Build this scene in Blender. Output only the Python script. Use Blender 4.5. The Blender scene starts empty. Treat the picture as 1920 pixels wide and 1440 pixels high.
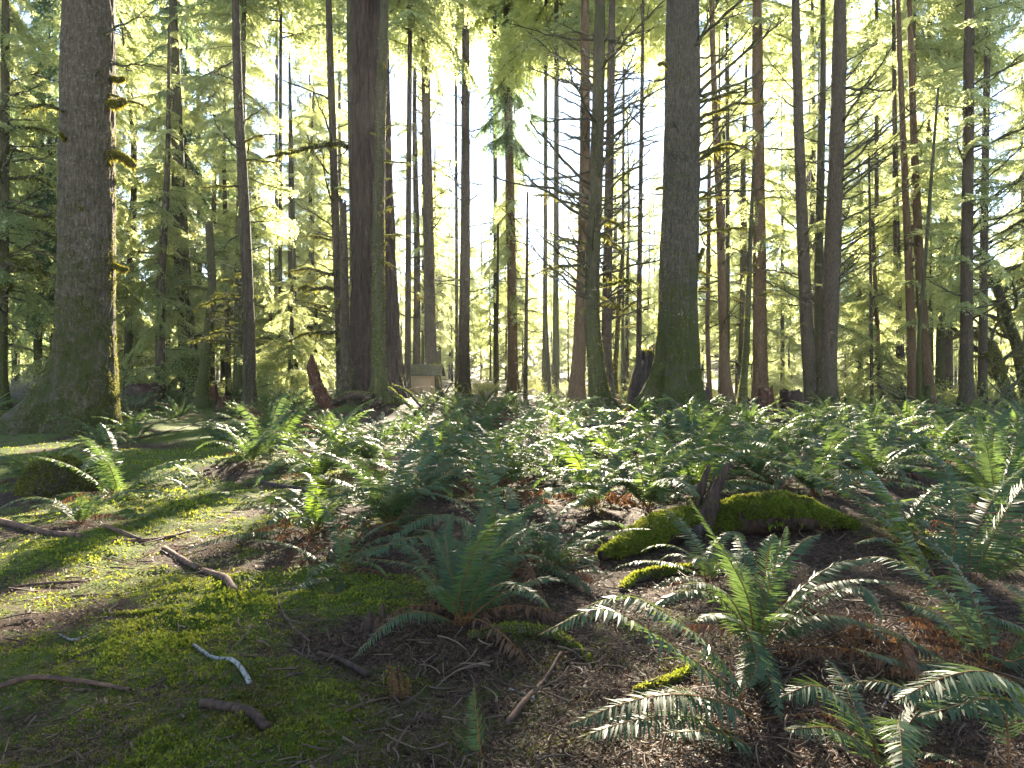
import bpy, math, random
import numpy as np
from mathutils import Vector

# ------------------------------------------------------------------ camera, sky, sun, exposure
S = bpy.context.scene
C = S.collection
HAZE_D = 0.00025
CAM_Z, FPX = 1.4, 1200.0            # eye height; focal length in pixels of a 1920 wide picture
cam_d = bpy.data.cameras.new("camera"); cam = bpy.data.objects.new("camera", cam_d); C.objects.link(cam)
cam_d.sensor_width = 36.0; cam_d.lens = 36.0 * FPX / 1920.0; cam_d.clip_start = 0.05; cam_d.clip_end = 3000
cam.location = (0, 0, CAM_Z); cam.rotation_euler = (math.pi / 2, 0, 0)
S.camera = cam
SUN_EL, SUN_AZ = math.atan2(502, FPX), math.atan2(20, FPX)
w = bpy.data.worlds.new("World"); S.world = w; w.use_nodes = True
nt = w.node_tree; bg = nt.nodes["Background"]
sky = nt.nodes.new("ShaderNodeTexSky"); sky.sky_type = 'NISHITA'; sky.sun_disc = False
sky.sun_elevation = SUN_EL; sky.sun_rotation = SUN_AZ; sky.dust_density = 0.0; sky.air_density = 0.9; sky.ozone_density = 2.0
bg.inputs["Strength"].default_value = 0.054
# the sun's own disc and its aureole in the sky
sdir = Vector((math.sin(SUN_AZ) * math.cos(SUN_EL), math.cos(SUN_AZ) * math.cos(SUN_EL), math.sin(SUN_EL)))
tc = nt.nodes.new("ShaderNodeTexCoord")
dot = nt.nodes.new("ShaderNodeVectorMath"); dot.operation = 'DOT_PRODUCT'; dot.inputs[1].default_value = sdir
nrm = nt.nodes.new("ShaderNodeVectorMath"); nrm.operation = 'NORMALIZE'
nt.links.new(tc.outputs["Generated"], nrm.inputs[0]); nt.links.new(nrm.outputs[0], dot.inputs[0])
def wmap(a, b, lo, hi):
    m = nt.nodes.new("ShaderNodeMapRange"); m.interpolation_type = 'SMOOTHSTEP'
    m.inputs[1].default_value = a; m.inputs[2].default_value = b; m.inputs[3].default_value = lo; m.inputs[4].default_value = hi
    nt.links.new(dot.outputs["Value"], m.inputs[0]); return m
disc = wmap(math.cos(math.radians(0.75)), math.cos(math.radians(0.45)), 0.0, 900.0)
halo = wmap(math.cos(math.radians(1.6)), 1.0, 0.0, 8.0)
ad = nt.nodes.new("ShaderNodeMath"); ad.operation = 'ADD'
nt.links.new(disc.outputs[0], ad.inputs[0]); nt.links.new(halo.outputs[0], ad.inputs[1])
va = nt.nodes.new("ShaderNodeVectorMath"); va.operation = 'ADD'
hs = nt.nodes.new("ShaderNodeHueSaturation"); hs.inputs["Saturation"].default_value = 0.85
nt.links.new(sky.outputs[0], hs.inputs["Color"]); nt.links.new(hs.outputs[0], va.inputs[0]); nt.links.new(ad.outputs[0], va.inputs[1])
nt.links.new(va.outputs[0], bg.inputs["Color"])
sun_d = bpy.data.lights.new("sun", 'SUN'); sun_d.energy = 5.0; sun_d.angle = math.radians(0.5); sun_d.color = (1.0, 0.88, 0.68)
sun = bpy.data.objects.new("sun", sun_d); C.objects.link(sun)
sun.rotation_euler = (-sdir).to_track_quat('-Z', 'Y').to_euler()
S.view_settings.view_transform = 'Standard'; S.view_settings.look = 'None'; S.view_settings.exposure = 3.2
S.view_settings.gamma = 1.0
cy = S.cycles; cy.max_bounces = 9; cy.diffuse_bounces = 5; cy.glossy_bounces = 2; cy.transmission_bounces = 7
cy.transparent_max_bounces = 4; cy.volume_bounces = 0; cy.use_denoising = True; cy.sample_clamp_indirect = 6.0
cy.caustics_reflective = False; cy.caustics_refractive = False
cy.use_adaptive_sampling = True; cy.adaptive_threshold = 0.015

# ------------------------------------------------------------------ helpers
RNG = np.random.default_rng(11); random.seed(11)
U = random.uniform
PI = math.pi

def _hash(i, j, k, s):
    n = (i * 374761393 + j * 668265263 + k * 2147483647 + s * 974711) & 0x7fffffff
    n = ((n ^ (n >> 13)) * 1274126177) & 0x7fffffff
    return ((n ^ (n >> 16)) & 0xffff) / 65535.0
def vnoise(P, seed=0):
    P = np.asarray(P, float); i = np.floor(P).astype(np.int64); f = P - i; f = f * f * (3 - 2 * f)
    r = 0.0
    for dx in (0, 1):
        for dy in (0, 1):
            for dz in (0, 1):
                wgt = (f[:, 0] if dx else 1 - f[:, 0]) * (f[:, 1] if dy else 1 - f[:, 1]) * (f[:, 2] if dz else 1 - f[:, 2])
                r = r + wgt * _hash(i[:, 0] + dx, i[:, 1] + dy, i[:, 2] + dz, seed)
    return r * 2 - 1
def fbm(P, oct=4, seed=0):
    P = np.asarray(P, float); a, r, t = 1.0, 0.0, 0.0
    for o in range(oct):
        r = r + a * vnoise(P * (2 ** o), seed + o * 17); t += a; a *= 0.5
    return r / t
def fbm2(x, y, sc, oct=4, seed=0):
    x = np.asarray(x, float).ravel(); y = np.asarray(y, float).ravel()
    return fbm(np.stack([x / sc, y / sc, np.full_like(x, seed * 3.7)], 1), oct, seed)
def sstep(a, b, x):
    t = np.clip((np.asarray(x, float) - a) / (b - a), 0, 1); return t * t * (3 - 2 * t)
def unit(v):
    v = np.asarray(v, float); return v / np.maximum(np.linalg.norm(v, axis=-1, keepdims=True), 1e-9)

class MB:
    def __init__(s): s.V, s.Q, s.T, s.MQ, s.MT, s.n = [], [], [], [], [], 0
    def add(s, V, Q=None, T=None, m=0):
        V = np.asarray(V, float).reshape(-1, 3)
        if Q is not None and len(Q): s.Q.append(np.asarray(Q, np.int64) + s.n); s.MQ.append(np.full(len(Q), m))
        if T is not None and len(T): s.T.append(np.asarray(T, np.int64) + s.n); s.MT.append(np.full(len(T), m))
        s.V.append(V); s.n += len(V); return s
    def arrays(s):
        V = np.concatenate(s.V); Q = np.concatenate(s.Q) if s.Q else np.zeros((0, 4), np.int64)
        T = np.concatenate(s.T) if s.T else np.zeros((0, 3), np.int64)
        return V, Q, T, (np.concatenate(s.MQ) if s.MQ else np.zeros(0)), (np.concatenate(s.MT) if s.MT else np.zeros(0))
    def mesh(s, name, mats, smooth=True, attrs=None):
        V, Q, T, mq, mt = s.arrays()
        me = bpy.data.meshes.new(name)
        nq, ntr = len(Q), len(T)
        me.vertices.add(len(V)); me.vertices.foreach_set("co", V.astype(np.float32).ravel())
        me.loops.add(nq * 4 + ntr * 3)
        me.loops.foreach_set("vertex_index", np.concatenate([Q.ravel(), T.ravel()]).astype(np.int32))
        me.polygons.add(nq + ntr)
        me.polygons.foreach_set("loop_start", np.concatenate([np.arange(nq) * 4, nq * 4 + np.arange(ntr) * 3]).astype(np.int32))
        me.polygons.foreach_set("material_index", np.concatenate([mq, mt]).astype(np.int32))
        me.polygons.foreach_set("use_smooth", np.full(nq + ntr, smooth))
        for mm in (mats if isinstance(mats, (list, tuple)) else [mats]): me.materials.append(mm)
        for an, av in (attrs or {}).items():
            a = me.attributes.new(an, 'FLOAT', 'POINT'); a.data.foreach_set("value", np.asarray(av, np.float32))
        me.update(calc_edges=True); me.validate()
        return me

def link(name, data, parent=None, loc=(0, 0, 0), rot=(0, 0, 0), scale=(1, 1, 1)):
    o = bpy.data.objects.new(name, data); C.objects.link(o)
    o.location = loc; o.rotation_euler = rot; o.scale = scale
    if parent is not None: o.parent = parent
    return o
USED = set()
def tag(o, label, cat, group=None, kind=None):
    if label: o["label"] = label
    if cat: o["category"] = cat
    if group: o["group"] = group
    if kind: o["kind"] = kind
    return o
def thing(name, label, cat, loc, group=None, rz=0.0):
    return tag(link(name, None, None, loc, (0, 0, rz)), label, cat, group)
ORD = "nearest second third fourth fifth sixth seventh eighth ninth tenth eleventh twelfth thirteenth fourteenth fifteenth sixteenth seventeenth eighteenth nineteenth twentieth".split()
TENS = "thirty forty fifty sixty".split()
ORD += ["twenty-" + s for s in "first second third fourth fifth sixth seventh eighth ninth".split()] + [w for t in TENS for w in [t[:-1] + "ieth"] + [t + "-" + s for s in "first second third fourth fifth sixth seventh eighth ninth".split()]]

def catmull(P, n):
    P = np.asarray(P, float)
    if len(P) == 2: t = np.linspace(0, 1, n)[:, None]; return P[0] * (1 - t) + P[1] * t
    E = np.concatenate([[2 * P[0] - P[1]], P, [2 * P[-1] - P[-2]]])
    u = np.linspace(0, len(P) - 1, n); i = np.minimum(u.astype(int), len(P) - 2); t = (u - i)[:, None]
    p0, p1, p2, p3 = E[i], E[i + 1], E[i + 2], E[i + 3]
    return 0.5 * (2 * p1 + (p2 - p0) * t + (2 * p0 - 5 * p1 + 4 * p2 - p3) * t ** 2 + (3 * p1 - p0 - 3 * p2 + p3) * t ** 3)
def tube(mb, P, R, n=6, m=0, rough=0.0, seed=0, caps=True, noise_sc=6.0):
    P = np.asarray(P, float); k = len(P); R = np.broadcast_to(np.asarray(R, float), (k,))
    T = unit(np.gradient(P, axis=0)); mt = np.abs(T.mean(0))
    ref = np.eye(3)[int(np.argmin(mt))]
    N = unit(np.cross(T, ref)); B = np.cross(T, N)
    a = np.arange(n) * 2 * PI / n
    V = P[:, None, :] + R[:, None, None] * (np.cos(a)[None, :, None] * N[:, None, :] + np.sin(a)[None, :, None] * B[:, None, :])
    if rough:
        d = fbm(V.reshape(-1, 3) * noise_sc, 3, seed).reshape(k, n)
        V = P[:, None, :] + (V - P[:, None, :]) * (1 + rough * d)[:, :, None]
    V = V.reshape(-1, 3)
    i = np.arange(k - 1)[:, None] * n; j = np.arange(n)[None, :]; j2 = (j + 1) % n
    Q = np.stack([i + j, i + j2, i + n + j2, i + n + j], -1).reshape(-1, 4)
    tri = None
    if caps:
        V = np.concatenate([V, [P[0]], [P[-1]]]); j = np.arange(n); j2 = (j + 1) % n
        tri = np.concatenate([np.stack([j2, j, np.full(n, k * n)], 1), np.stack([(k - 1) * n + j, (k - 1) * n + j2, np.full(n, k * n + 1)], 1)])
    mb.add(V, Q, tri, m); return V, Q

# ------------------------------------------------------------------ the ground's height
def ground_h(x, y):
    x = np.asarray(x, float); y = np.asarray(y, float); sh = np.broadcast(x, y).shape
    x, y = [np.broadcast_to(a, sh).ravel() for a in (x, y)]
    d = np.maximum(y, 1.0)
    side = sstep(0.12, 0.34, x / d)
    h = 0.10 * fbm2(x, y, 6.0, 3, 1) * sstep(1, 6, y) + 0.11 * fbm2(x, y, 1.5, 4, 2) * (1 - sstep(25, 50, y))
    h = h + 0.026 * np.maximum(y - 24, 0) * (1 - side) * (1 - 0.35 * sstep(60, 200, y)) - 0.05 * np.maximum(y - 34, 0) * side * (1 - sstep(60, 140, y)) 
    for (mx, my, mh, mr) in ((-5.6, 27.2, 0.85, 2.6), (6.6, 24.2, 0.35, 2.2), (-12.4, 19.2, 0.25, 2.5), (4.0, 29.0, 0.25, 2.0), (2.9, 6.6, 0.12, 1.2), (-4.8, 10.6, 0.12, 1.0)):
        h = h + mh * np.exp(-(((x - mx) ** 2 + (y - my) ** 2) / (mr * mr)))
    h = h + sstep(110, 420, y) * 46 * (0.75 + 0.35 * fbm2(x, y, 120, 3, 9))
    return h.reshape(sh)
_gx, _gy = np.arange(-64, 64.1, .2), np.arange(0, 80.1, .2)
_GH = ground_h(*np.meshgrid(_gx, _gy))
def gh(x, y):
    if not (-63 < x < 63 and 0 < y < 79): return float(ground_h(np.array([x]), np.array([y]))[0])
    u, v = (x + 64) / .2, y / .2; i, j = int(u), int(v); u -= i; v -= j
    return float(_GH[j, i] * (1 - u) * (1 - v) + _GH[j, i + 1] * u * (1 - v) + _GH[j + 1, i] * (1 - u) * v + _GH[j + 1, i + 1] * u * v)
def G(px, py, lift=0.0):
    """the ground point seen at a pixel of the 1920 x 1440 picture"""
    d = 1.5; last = d
    while d < 120:
        x = (px - 960) / FPX * d; zr = CAM_Z - (py - 720) / FPX * d
        if zr <= gh(x, d): break
        last = d; d *= 1.02
    lo, hi = last, d
    for _ in range(12):
        m = (lo + hi) / 2
        if CAM_Z - (py - 720) / FPX * m > gh((px - 960) / FPX * m, m): lo = m
        else: hi = m
    d = (lo + hi) / 2; x = (px - 960) / FPX * d
    return np.array([x, d, gh(x, d) + lift])
def at(px, py, d): return np.array([(px - 960) / FPX * d, d, CAM_Z - (py - 720) / FPX * d])

# ------------------------------------------------------------------ materials
class NT:
    def __init__(s, name):
        s.m = bpy.data.materials.new(name); s.m.use_nodes = True; s.t = s.m.node_tree; s.t.nodes.clear()
        s.out = s.t.nodes.new("ShaderNodeOutputMaterial")
    def n(s, typ, **kw):
        nd = s.t.nodes.new("ShaderNode" + typ)
        for k, v in kw.items():
            if hasattr(nd, k): setattr(nd, k, v)
        return nd
    def l(s, a, b): s.t.links.new(a, b)
    def coords(s, scale=(1, 1, 1), kind="Object"):
        t = s.n("TexCoord"); mp = s.n("Mapping"); mp.inputs["Scale"].default_value = scale
        s.l(t.outputs[kind], mp.inputs[0]); return mp.outputs[0]
    def noise(s, vec, scale, detail=4, rough=0.55):
        nd = s.n("TexNoise"); nd.inputs["Scale"].default_value = scale; nd.inputs["Detail"].default_value = detail; nd.inputs["Roughness"].default_value = rough
        if vec is not None: s.l(vec, nd.inputs["Vector"])
        return nd.outputs["Fac"]
    def ramp(s, fac, stops):
        r = s.n("ValToRGB"); e = r.color_ramp.elements
        while len(e) < len(stops): e.new(0.5)
        for el, (p, c) in zip(e, stops): el.position = p; el.color = (*c, 1) if len(c) == 3 else c
        s.l(fac, r.inputs[0]); return r.outputs[0]
    def mix(s, fac, a, b, blend='MIX'):
        m = s.n("Mix", data_type='RGBA', blend_type=blend)
        for sock, v in ((m.inputs[0], fac), (m.inputs[6], a), (m.inputs[7], b)):
            if hasattr(v, "is_output"): s.l(v, sock)
            elif isinstance(v, (int, float)): sock.default_value = v
            else: sock.default_value = (*v, 1)
        return m.outputs[2]
    def math(s, op, a, b=0.0, clamp=False):
        m = s.n("Math", operation=op, use_clamp=clamp)
        for sock, v in ((m.inputs[0], a), (m.inputs[1], b)):
            if hasattr(v, "is_output"): s.l(v, sock)
            else: sock.default_value = v
        return m.outputs[0]
    def maprange(s, v, a, b, lo=0.0, hi=1.0):
        m = s.n("MapRange"); s.l(v, m.inputs[0])
        for i, x in enumerate((a, b, lo, hi)): m.inputs[i + 1].default_value = x
        return m.outputs[0]
    def principled(s, col, rough=0.8, spec=0.3, bump=None, bump_d=0.02, bump_s=0.6):
        p = s.n("BsdfPrincipled"); p.inputs["Specular IOR Level"].default_value = spec
        for sock, v in ((p.inputs["Base Color"], col), (p.inputs["Roughness"], rough)):
            if hasattr(v, "is_output"): s.l(v, sock)
            elif isinstance(v, (int, float)): sock.default_value = v
            else: sock.default_value = (*v, 1)
        if bump is not None:
            b = s.n("Bump"); b.inputs["Strength"].default_value = bump_s; b.inputs["Distance"].default_value = bump_d
            s.l(bump, b.inputs["Height"]); s.l(b.outputs[0], p.inputs["Normal"])
        return p
    def done(s, sh): s.l(sh.outputs[0], s.out.inputs[0]); return s.m

def leaf_mat(name, ca, cb, ta, trans=0.42, rough=0.45, spec=0.4, per_object=0.5):
    k = NT(name); g = k.n("NewGeometry"); oi = k.n("ObjectInfo")
    r = k.math('ADD', k.math('MULTIPLY', g.outputs["Random Per Island"], 1 - per_object), k.math('MULTIPLY', oi.outputs["Random"], per_object))
    col = k.mix(r, ca, cb)
    p = k.principled(col, rough, spec)
    t = k.n("BsdfTranslucent"); k.l(k.mix(r, ta, tuple(min(1, c * 1.35) for c in ta)), t.inputs["Color"])
    mx = k.n("MixShader"); mx.inputs[0].default_value = trans
    k.l(p.outputs[0], mx.inputs[1]); k.l(t.outputs[0], mx.inputs[2])
    return k.done(mx)
def bark_mat(name, dark, light, moss=0.35, moss_h=2.5, sc=(9, 9, 1.6), bump_d=0.03, moss_c=((0.018, 0.026, 0.007), (0.085, 0.088, 0.020)), lichen=0.0):
    k = NT(name); v = k.coords(sc); vo = k.coords()
    n1 = k.noise(v, 1.6, 8, 0.65); n2 = k.noise(v, 5.0, 5, 0.6)
    h = k.math('ADD', k.math('MULTIPLY', n1, 0.7), k.math('MULTIPLY', n2, 0.3))
    col = k.ramp(h, [(0.34, dark), (0.52, tuple((a + b) / 2 for a, b in zip(dark, light))), (0.68, light)])
    if lichen:
        col = k.mix(k.math('MULTIPLY', k.maprange(k.noise(vo, 14.0, 6, 0.7), 0.55, 0.68), lichen), col, (0.34, 0.35, 0.30))
    sep = k.n("SeparateXYZ"); tcn = k.n("TexCoord"); k.l(tcn.outputs["Object"], sep.inputs[0])
    mn = k.noise(vo, 2.2, 6, 0.7)
    mh = k.math('DIVIDE', k.math('SUBTRACT', moss_h, sep.outputs["Z"]), 15.0)
    mn = k.math('ADD', k.math('MULTIPLY', k.math('SUBTRACT', mn, .5), 1.25), k.math('ADD', .5, k.math('MULTIPLY', k.math('SUBTRACT', k.noise(k.coords((1.0, 1.0, .30)), 9.0, 6, 0.75), .5), 0.7)))
    mf = k.math('ADD', k.math('ADD', mn, k.math('MINIMUM', k.math('MAXIMUM', mh, -0.15), 0.15)), moss - 0.37)
    mfac = k.maprange(mf, 0.48, 0.72)
    mcol = k.mix(k.noise(vo, 9.0, 4, 0.6), moss_c[0], moss_c[1])
    fin = k.mix(mfac, col, mcol)
    p = k.principled(fin, 0.88, 0.18, bump=h, bump_d=bump_d, bump_s=0.9)
    return k.done(p)
def wood_mat(name, dark, light, sc=(3, 3, 14), rough=0.8):
    k = NT(name); v = k.coords(sc, "Object"); n = k.noise(v, 2.0, 7, 0.65)
    return k.done(k.principled(k.ramp(n, [(0.32, dark), (0.66, light)]), rough, 0.25, bump=n, bump_d=0.012))

M = {}
M['fern'] = leaf_mat('fern_green', (0.028, 0.060, 0.024), (0.050, 0.092, 0.034), (0.14, 0.21, 0.045), 0.34, 0.50, 0.42, 0.35)
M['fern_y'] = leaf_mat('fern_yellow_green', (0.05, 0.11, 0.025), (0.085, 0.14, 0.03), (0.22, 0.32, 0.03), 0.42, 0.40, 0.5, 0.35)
M['fern_dead'] = leaf_mat('fern_brown', (0.070, 0.034, 0.018), (0.150, 0.080, 0.045), (0.20, 0.09, 0.035), 0.22, 0.6, 0.25, 0.4)
M['stipe'] = wood_mat('fern_stipe', (0.10, 0.045, 0.015), (0.24, 0.11, 0.03))
M['needle'] = leaf_mat('hemlock_needles', (0.050, 0.088, 0.042), (0.105, 0.138, 0.056), (0.55, 0.59, 0.25), 0.62, 0.42, 0.4, 0.45)
M['needle_d'] = leaf_mat('fir_needles', (0.025, 0.070, 0.035), (0.045, 0.105, 0.045), (0.26, 0.36, 0.14), 0.5, 0.42, 0.35, 0.45)
M['moss'] = leaf_mat('moss_leaf', (0.060, 0.088, 0.012), (0.170, 0.190, 0.026), (0.34, 0.38, 0.04), 0.42, 0.8, 0.1, 0.1)
M['moss_dk'] = leaf_mat('bark_moss', (0.026, 0.034, 0.009), (0.130, 0.135, 0.030), (0.30, 0.29, 0.05), 0.4, 0.85, 0.1, 0.05)
M['moss_gold'] = leaf_mat('olive_gold_moss', (0.036, 0.044, 0.010), (0.135, 0.130, 0.028), (0.27, 0.26, 0.045), 0.4, 0.85, 0.1, 0.05)
M['moss_rust'] = leaf_mat('golden_moss', (0.13, 0.115, 0.02), (0.20, 0.17, 0.03), (0.34, 0.30, 0.04), 0.4, 0.85, 0.1, 0.2)
M['litter'] = leaf_mat('needle_litter', (0.028, 0.016, 0.010), (0.125, 0.070, 0.038), (0.2, 0.09, 0.03), 0.15, 0.65, 0.3, 0.0)
M['twig'] = leaf_mat('twig_wood', (0.045, 0.030, 0.020), (0.16, 0.105, 0.065), (0.1, 0.06, 0.03), 0.0, 0.7, 0.3, 0.0)
M['shrub'] = leaf_mat('shrub_leaf', (0.07, 0.12, 0.03), (0.14, 0.17, 0.05), (0.40, 0.42, 0.10), 0.5, 0.5, 0.3, 0.5)
M['pale_twig'] = leaf_mat('pale_twig', (0.17, 0.15, 0.12), (0.30, 0.27, 0.22), (0.2, 0.17, 0.12), 0.1, 0.8, 0.2, 0.3)
M['bark_grey'] = bark_mat('grey_bark', (0.026, 0.019, 0.012), (0.185, 0.142, 0.096), 0.40, 3.8, (13, 13, 3.0), 0.12, lichen=0.45)
M['bark_main'] = bark_mat('mossy_grey_bark', (0.020, 0.016, 0.011), (0.130, 0.106, 0.076), 0.45, 4.6, (12, 12, 2.6), 0.12, lichen=0.3)
M['bark_fir'] = bark_mat('furrowed_red_bark', (0.013, 0.009, 0.007), (0.105, 0.068, 0.048), 0.14, 2.5, (6, 6, 0.8), 0.14)
M['bark_brown'] = bark_mat('brown_bark', (0.022, 0.016, 0.011), (0.115, 0.086, 0.056), 0.32, 2.0, (10, 10, 3.0), 0.03)
M['bark_orange'] = bark_mat('orange_bark', (0.050, 0.030, 0.016), (0.185, 0.112, 0.058), 0.24, 1.0, (10, 10, 3.0), 0.02)
M['bark_moss'] = bark_mat('green_mossy_bark', (0.030, 0.026, 0.014), (0.10, 0.085, 0.045), 0.50, 4.0, (9, 9, 3.0), 0.02)
M['limb'] = bark_mat('limb_bark', (0.030, 0.026, 0.018), (0.115, 0.10, 0.065), 0.40, 0.0, (12, 12, 12), 0.01)
M['rot'] = wood_mat('rotten_wood', (0.014, 0.009, 0.006), (0.090, 0.052, 0.033), (14, 14, 2.5))
M['rot_red'] = wood_mat('red_rotten_wood', (0.014, 0.007, 0.005), (0.13, 0.050, 0.024), (12, 12, 2.0))
M['stick'] = wood_mat('fallen_stick', (0.035, 0.020, 0.014), (0.17, 0.095, 0.06), (9, 9, 9))
M['black_wood'] = wood_mat('black_wood', (0.010, 0.008, 0.007), (0.085, 0.060, 0.046), (9, 9, 4))
def birch_mat():
    k = NT('white_birch_bark'); v = k.coords((2, 2, 2)); n = k.noise(k.coords((42, 30, 4)), 1.2, 2, 0.5)
    return k.done(k.principled(k.ramp(n, [(0.36, (0.03, 0.03, 0.03)), (0.42, (0.17, 0.165, 0.15)), (0.7, (0.29, 0.28, 0.26))]), 0.7, 0.3))
M['birch'] = birch_mat()
def ground_mat():
    k = NT('forest_floor'); v = k.coords()
    a = k.n("Attribute", attribute_name="moss")
    lit = k.ramp(k.noise(v, 26.0, 8, 0.7), [(0.30, (0.010, 0.007, 0.005)), (0.48, (0.040, 0.024, 0.015)), (0.66, (0.115, 0.068, 0.040))])
    ms = k.ramp(k.noise(v, 18.0, 7, 0.7), [(0.3, (0.030, 0.044, 0.008)), (0.55, (0.085, 0.112, 0.016)), (0.72, (0.16, 0.18, 0.028))])
    f = k.math('ADD', a.outputs["Fac"], k.math('MULTIPLY', k.math('SUBTRACT', k.noise(v, 7.0, 6, 0.7), 0.5), 1.1))
    col = k.mix(k.maprange(f, 0.38, 0.58), lit, ms)
    h = k.noise(v, 34.0, 8, 0.75)
    return k.done(k.principled(col, 0.9, 0.15, bump=h, bump_d=0.03, bump_s=0.9))
M['ground'] = ground_mat()
# ------------------------------------------------------------------ ground
def moss_mask(x, y):
    x = np.asarray(x, float); y = np.asarray(y, float)
    px = 960 + FPX * x / np.maximum(y, 1.0)
    side = 0.16 * (1 - sstep(250, 720, px)) - 0.20 * sstep(520, 900, px) + 0.14 * sstep(1650, 1850, px) * sstep(4, 5, y)
    return np.clip(0.46 + 0.85 * fbm2(x, y, 0.9, 4, 21).reshape(x.shape) + side, 0, 1)
def axis(segs):
    out = [segs[0][0]]
    for a, b, st in segs:
        n = max(1, int(round((b - a) / st))); out += list(np.linspace(a, b, n + 1)[1:])
    return np.array(out)
gx = axis([(-1200, -200, 40), (-200, -60, 5), (-60, -16, 0.8), (-16, -6, 0.2), (-6, 6, 0.055), (6, 16, 0.2), (16, 60, 0.8), (60, 200, 5), (200, 1200, 40)])
gy = axis([(-40, 0, 4), (0, 1.8, 0.3), (1.8, 9, 0.05), (9, 20, 0.14), (20, 45, 0.4), (45, 120, 2.0), (120, 500, 12), (500, 1600, 100)])
X, Y = np.meshgrid(gx, gy); Z = ground_h(X, Y)
mk = moss_mask(X, Y)
near = 1 - sstep(9, 16, Y)
Z = Z + near * (0.030 * fbm2(X, Y, 0.26, 3, 31).reshape(X.shape) + 0.13 * np.clip(mk - 0.45, 0, 0.4) * (1 + 1.6 * fbm2(X, Y, 0.20, 3, 5).reshape(X.shape)))
ny, nx = X.shape
idx = (np.arange(ny - 1)[:, None] * nx + np.arange(nx - 1)[None, :])
Qg = np.stack([idx, idx + 1, idx + nx + 1, idx + nx], -1).reshape(-1, 4)
gm = MB().add(np.stack([X, Y, Z], -1), Qg).mesh('ground', M['ground'], True, {'moss': mk.ravel()})
ground = tag(link('ground', gm), None, None, kind='structure')

# ------------------------------------------------------------------ surface scatter (moss tufts)
def surf_samples(V, Q, n, rng):
    P = V[Q]; a = 0.5 * np.linalg.norm(np.cross(P[:, 2] - P[:, 0], P[:, 3] - P[:, 1]), axis=1)
    if a.sum() <= 0: return np.zeros((0, 3)), np.zeros((0, 3))
    f = rng.choice(len(Q), n, p=a / a.sum()); u, v = rng.random((2, n))
    p = (P[f, 0] * ((1 - u) * (1 - v))[:, None] + P[f, 1] * (u * (1 - v))[:, None] + P[f, 2] * (u * v)[:, None] + P[f, 3] * ((1 - u) * v)[:, None])
    return p, unit(np.cross(P[f, 2] - P[f, 0], P[f, 3] - P[f, 1]))
def tufts(mb, p, nrm, size, rng, k=3, wid=0.35, lay=0.9, m=0):
    n = len(p); size = np.broadcast_to(size, (n,))
    for _ in range(k):
        r = unit(rng.normal(size=(n, 3))); tdir = unit(np.cross(nrm, r)); s = size * rng.uniform(0.5, 1.3, n)
        off = tdir * (s * rng.uniform(-.4, .4, n))[:, None]
        tip = p + off + nrm * (s * rng.uniform(.45, 1.1, n))[:, None] + tdir * (s * lay * rng.uniform(-.8, .8, n))[:, None] + r * (s * .4)[:, None]
        sd = unit(np.cross(tip - p, nrm + 0.3 * r)) * (s * wid)[:, None]
        V = np.stack([p + off - sd * .6, p + off + sd * .6, (p + off + tip) / 2 + sd, tip, (p + off + tip) / 2 - sd], 1).reshape(-1, 3)
        b = np.arange(n) * 5
        mb.add(V, np.stack([b, b + 1, b + 2, b + 4], 1), np.stack([b + 4, b + 2, b + 3], 1), m)

def frustum_pts(n, y0, y1, rng, pad=0.6, power=2.0):
    """points on the ground, denser towards the viewer"""
    u = rng.random(n); y = (y0 ** -power + u * (y1 ** -power - y0 ** -power)) ** (-1 / power)
    x = rng.uniform(-0.8, 0.8, n) * y + rng.uniform(-pad, pad, n); return x, y
def ground_z(x, y):
    mk = moss_mask(x, y); nr = 1 - sstep(9, 16, y)
    return ground_h(x, y) + nr * (0.030 * fbm2(x, y, 0.26, 3, 31) + 0.13 * np.clip(mk - 0.45, 0, 0.4) * (1 + 1.6 * fbm2(x, y, 0.20, 3, 5))), mk
rng = np.random.default_rng(3)
mb = MB()
x, y = frustum_pts(380000, 2.0, 16, rng); z, mk = ground_z(x, y)
f = mk + 0.45 * fbm2(x, y, 0.16, 3, 77)
keep = f + rng.normal(0, .07, len(x)) > 0.50
x, y, z, f = x[keep], y[keep], z[keep], f[keep]
tone = fbm2(x, y, .55, 4, 91) + .18 * rng.normal(size=len(x))
for mi, kk in enumerate((tone <= .10, (tone > .10) & (tone <= .42), tone > .42)):
    p = np.stack([x, y, z - .004], 1)[kk]
    tufts(mb, p, np.tile([0, 0, 1.0], (len(p), 1)), (0.0035 + 0.0021 * p[:, 1]) * rng.uniform(.5, 1.7, len(p)) * (.65 + 1.3 * np.clip(f[kk] - .5, 0, .6)), rng, 2, 0.34, 1.1, mi)
tag(link('moss', mb.mesh('moss', [M['moss'], M['moss_dk'], M['moss_gold']], False)), 'bright green moss cushions carpeting the forest floor', 'moss', kind='stuff')
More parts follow.
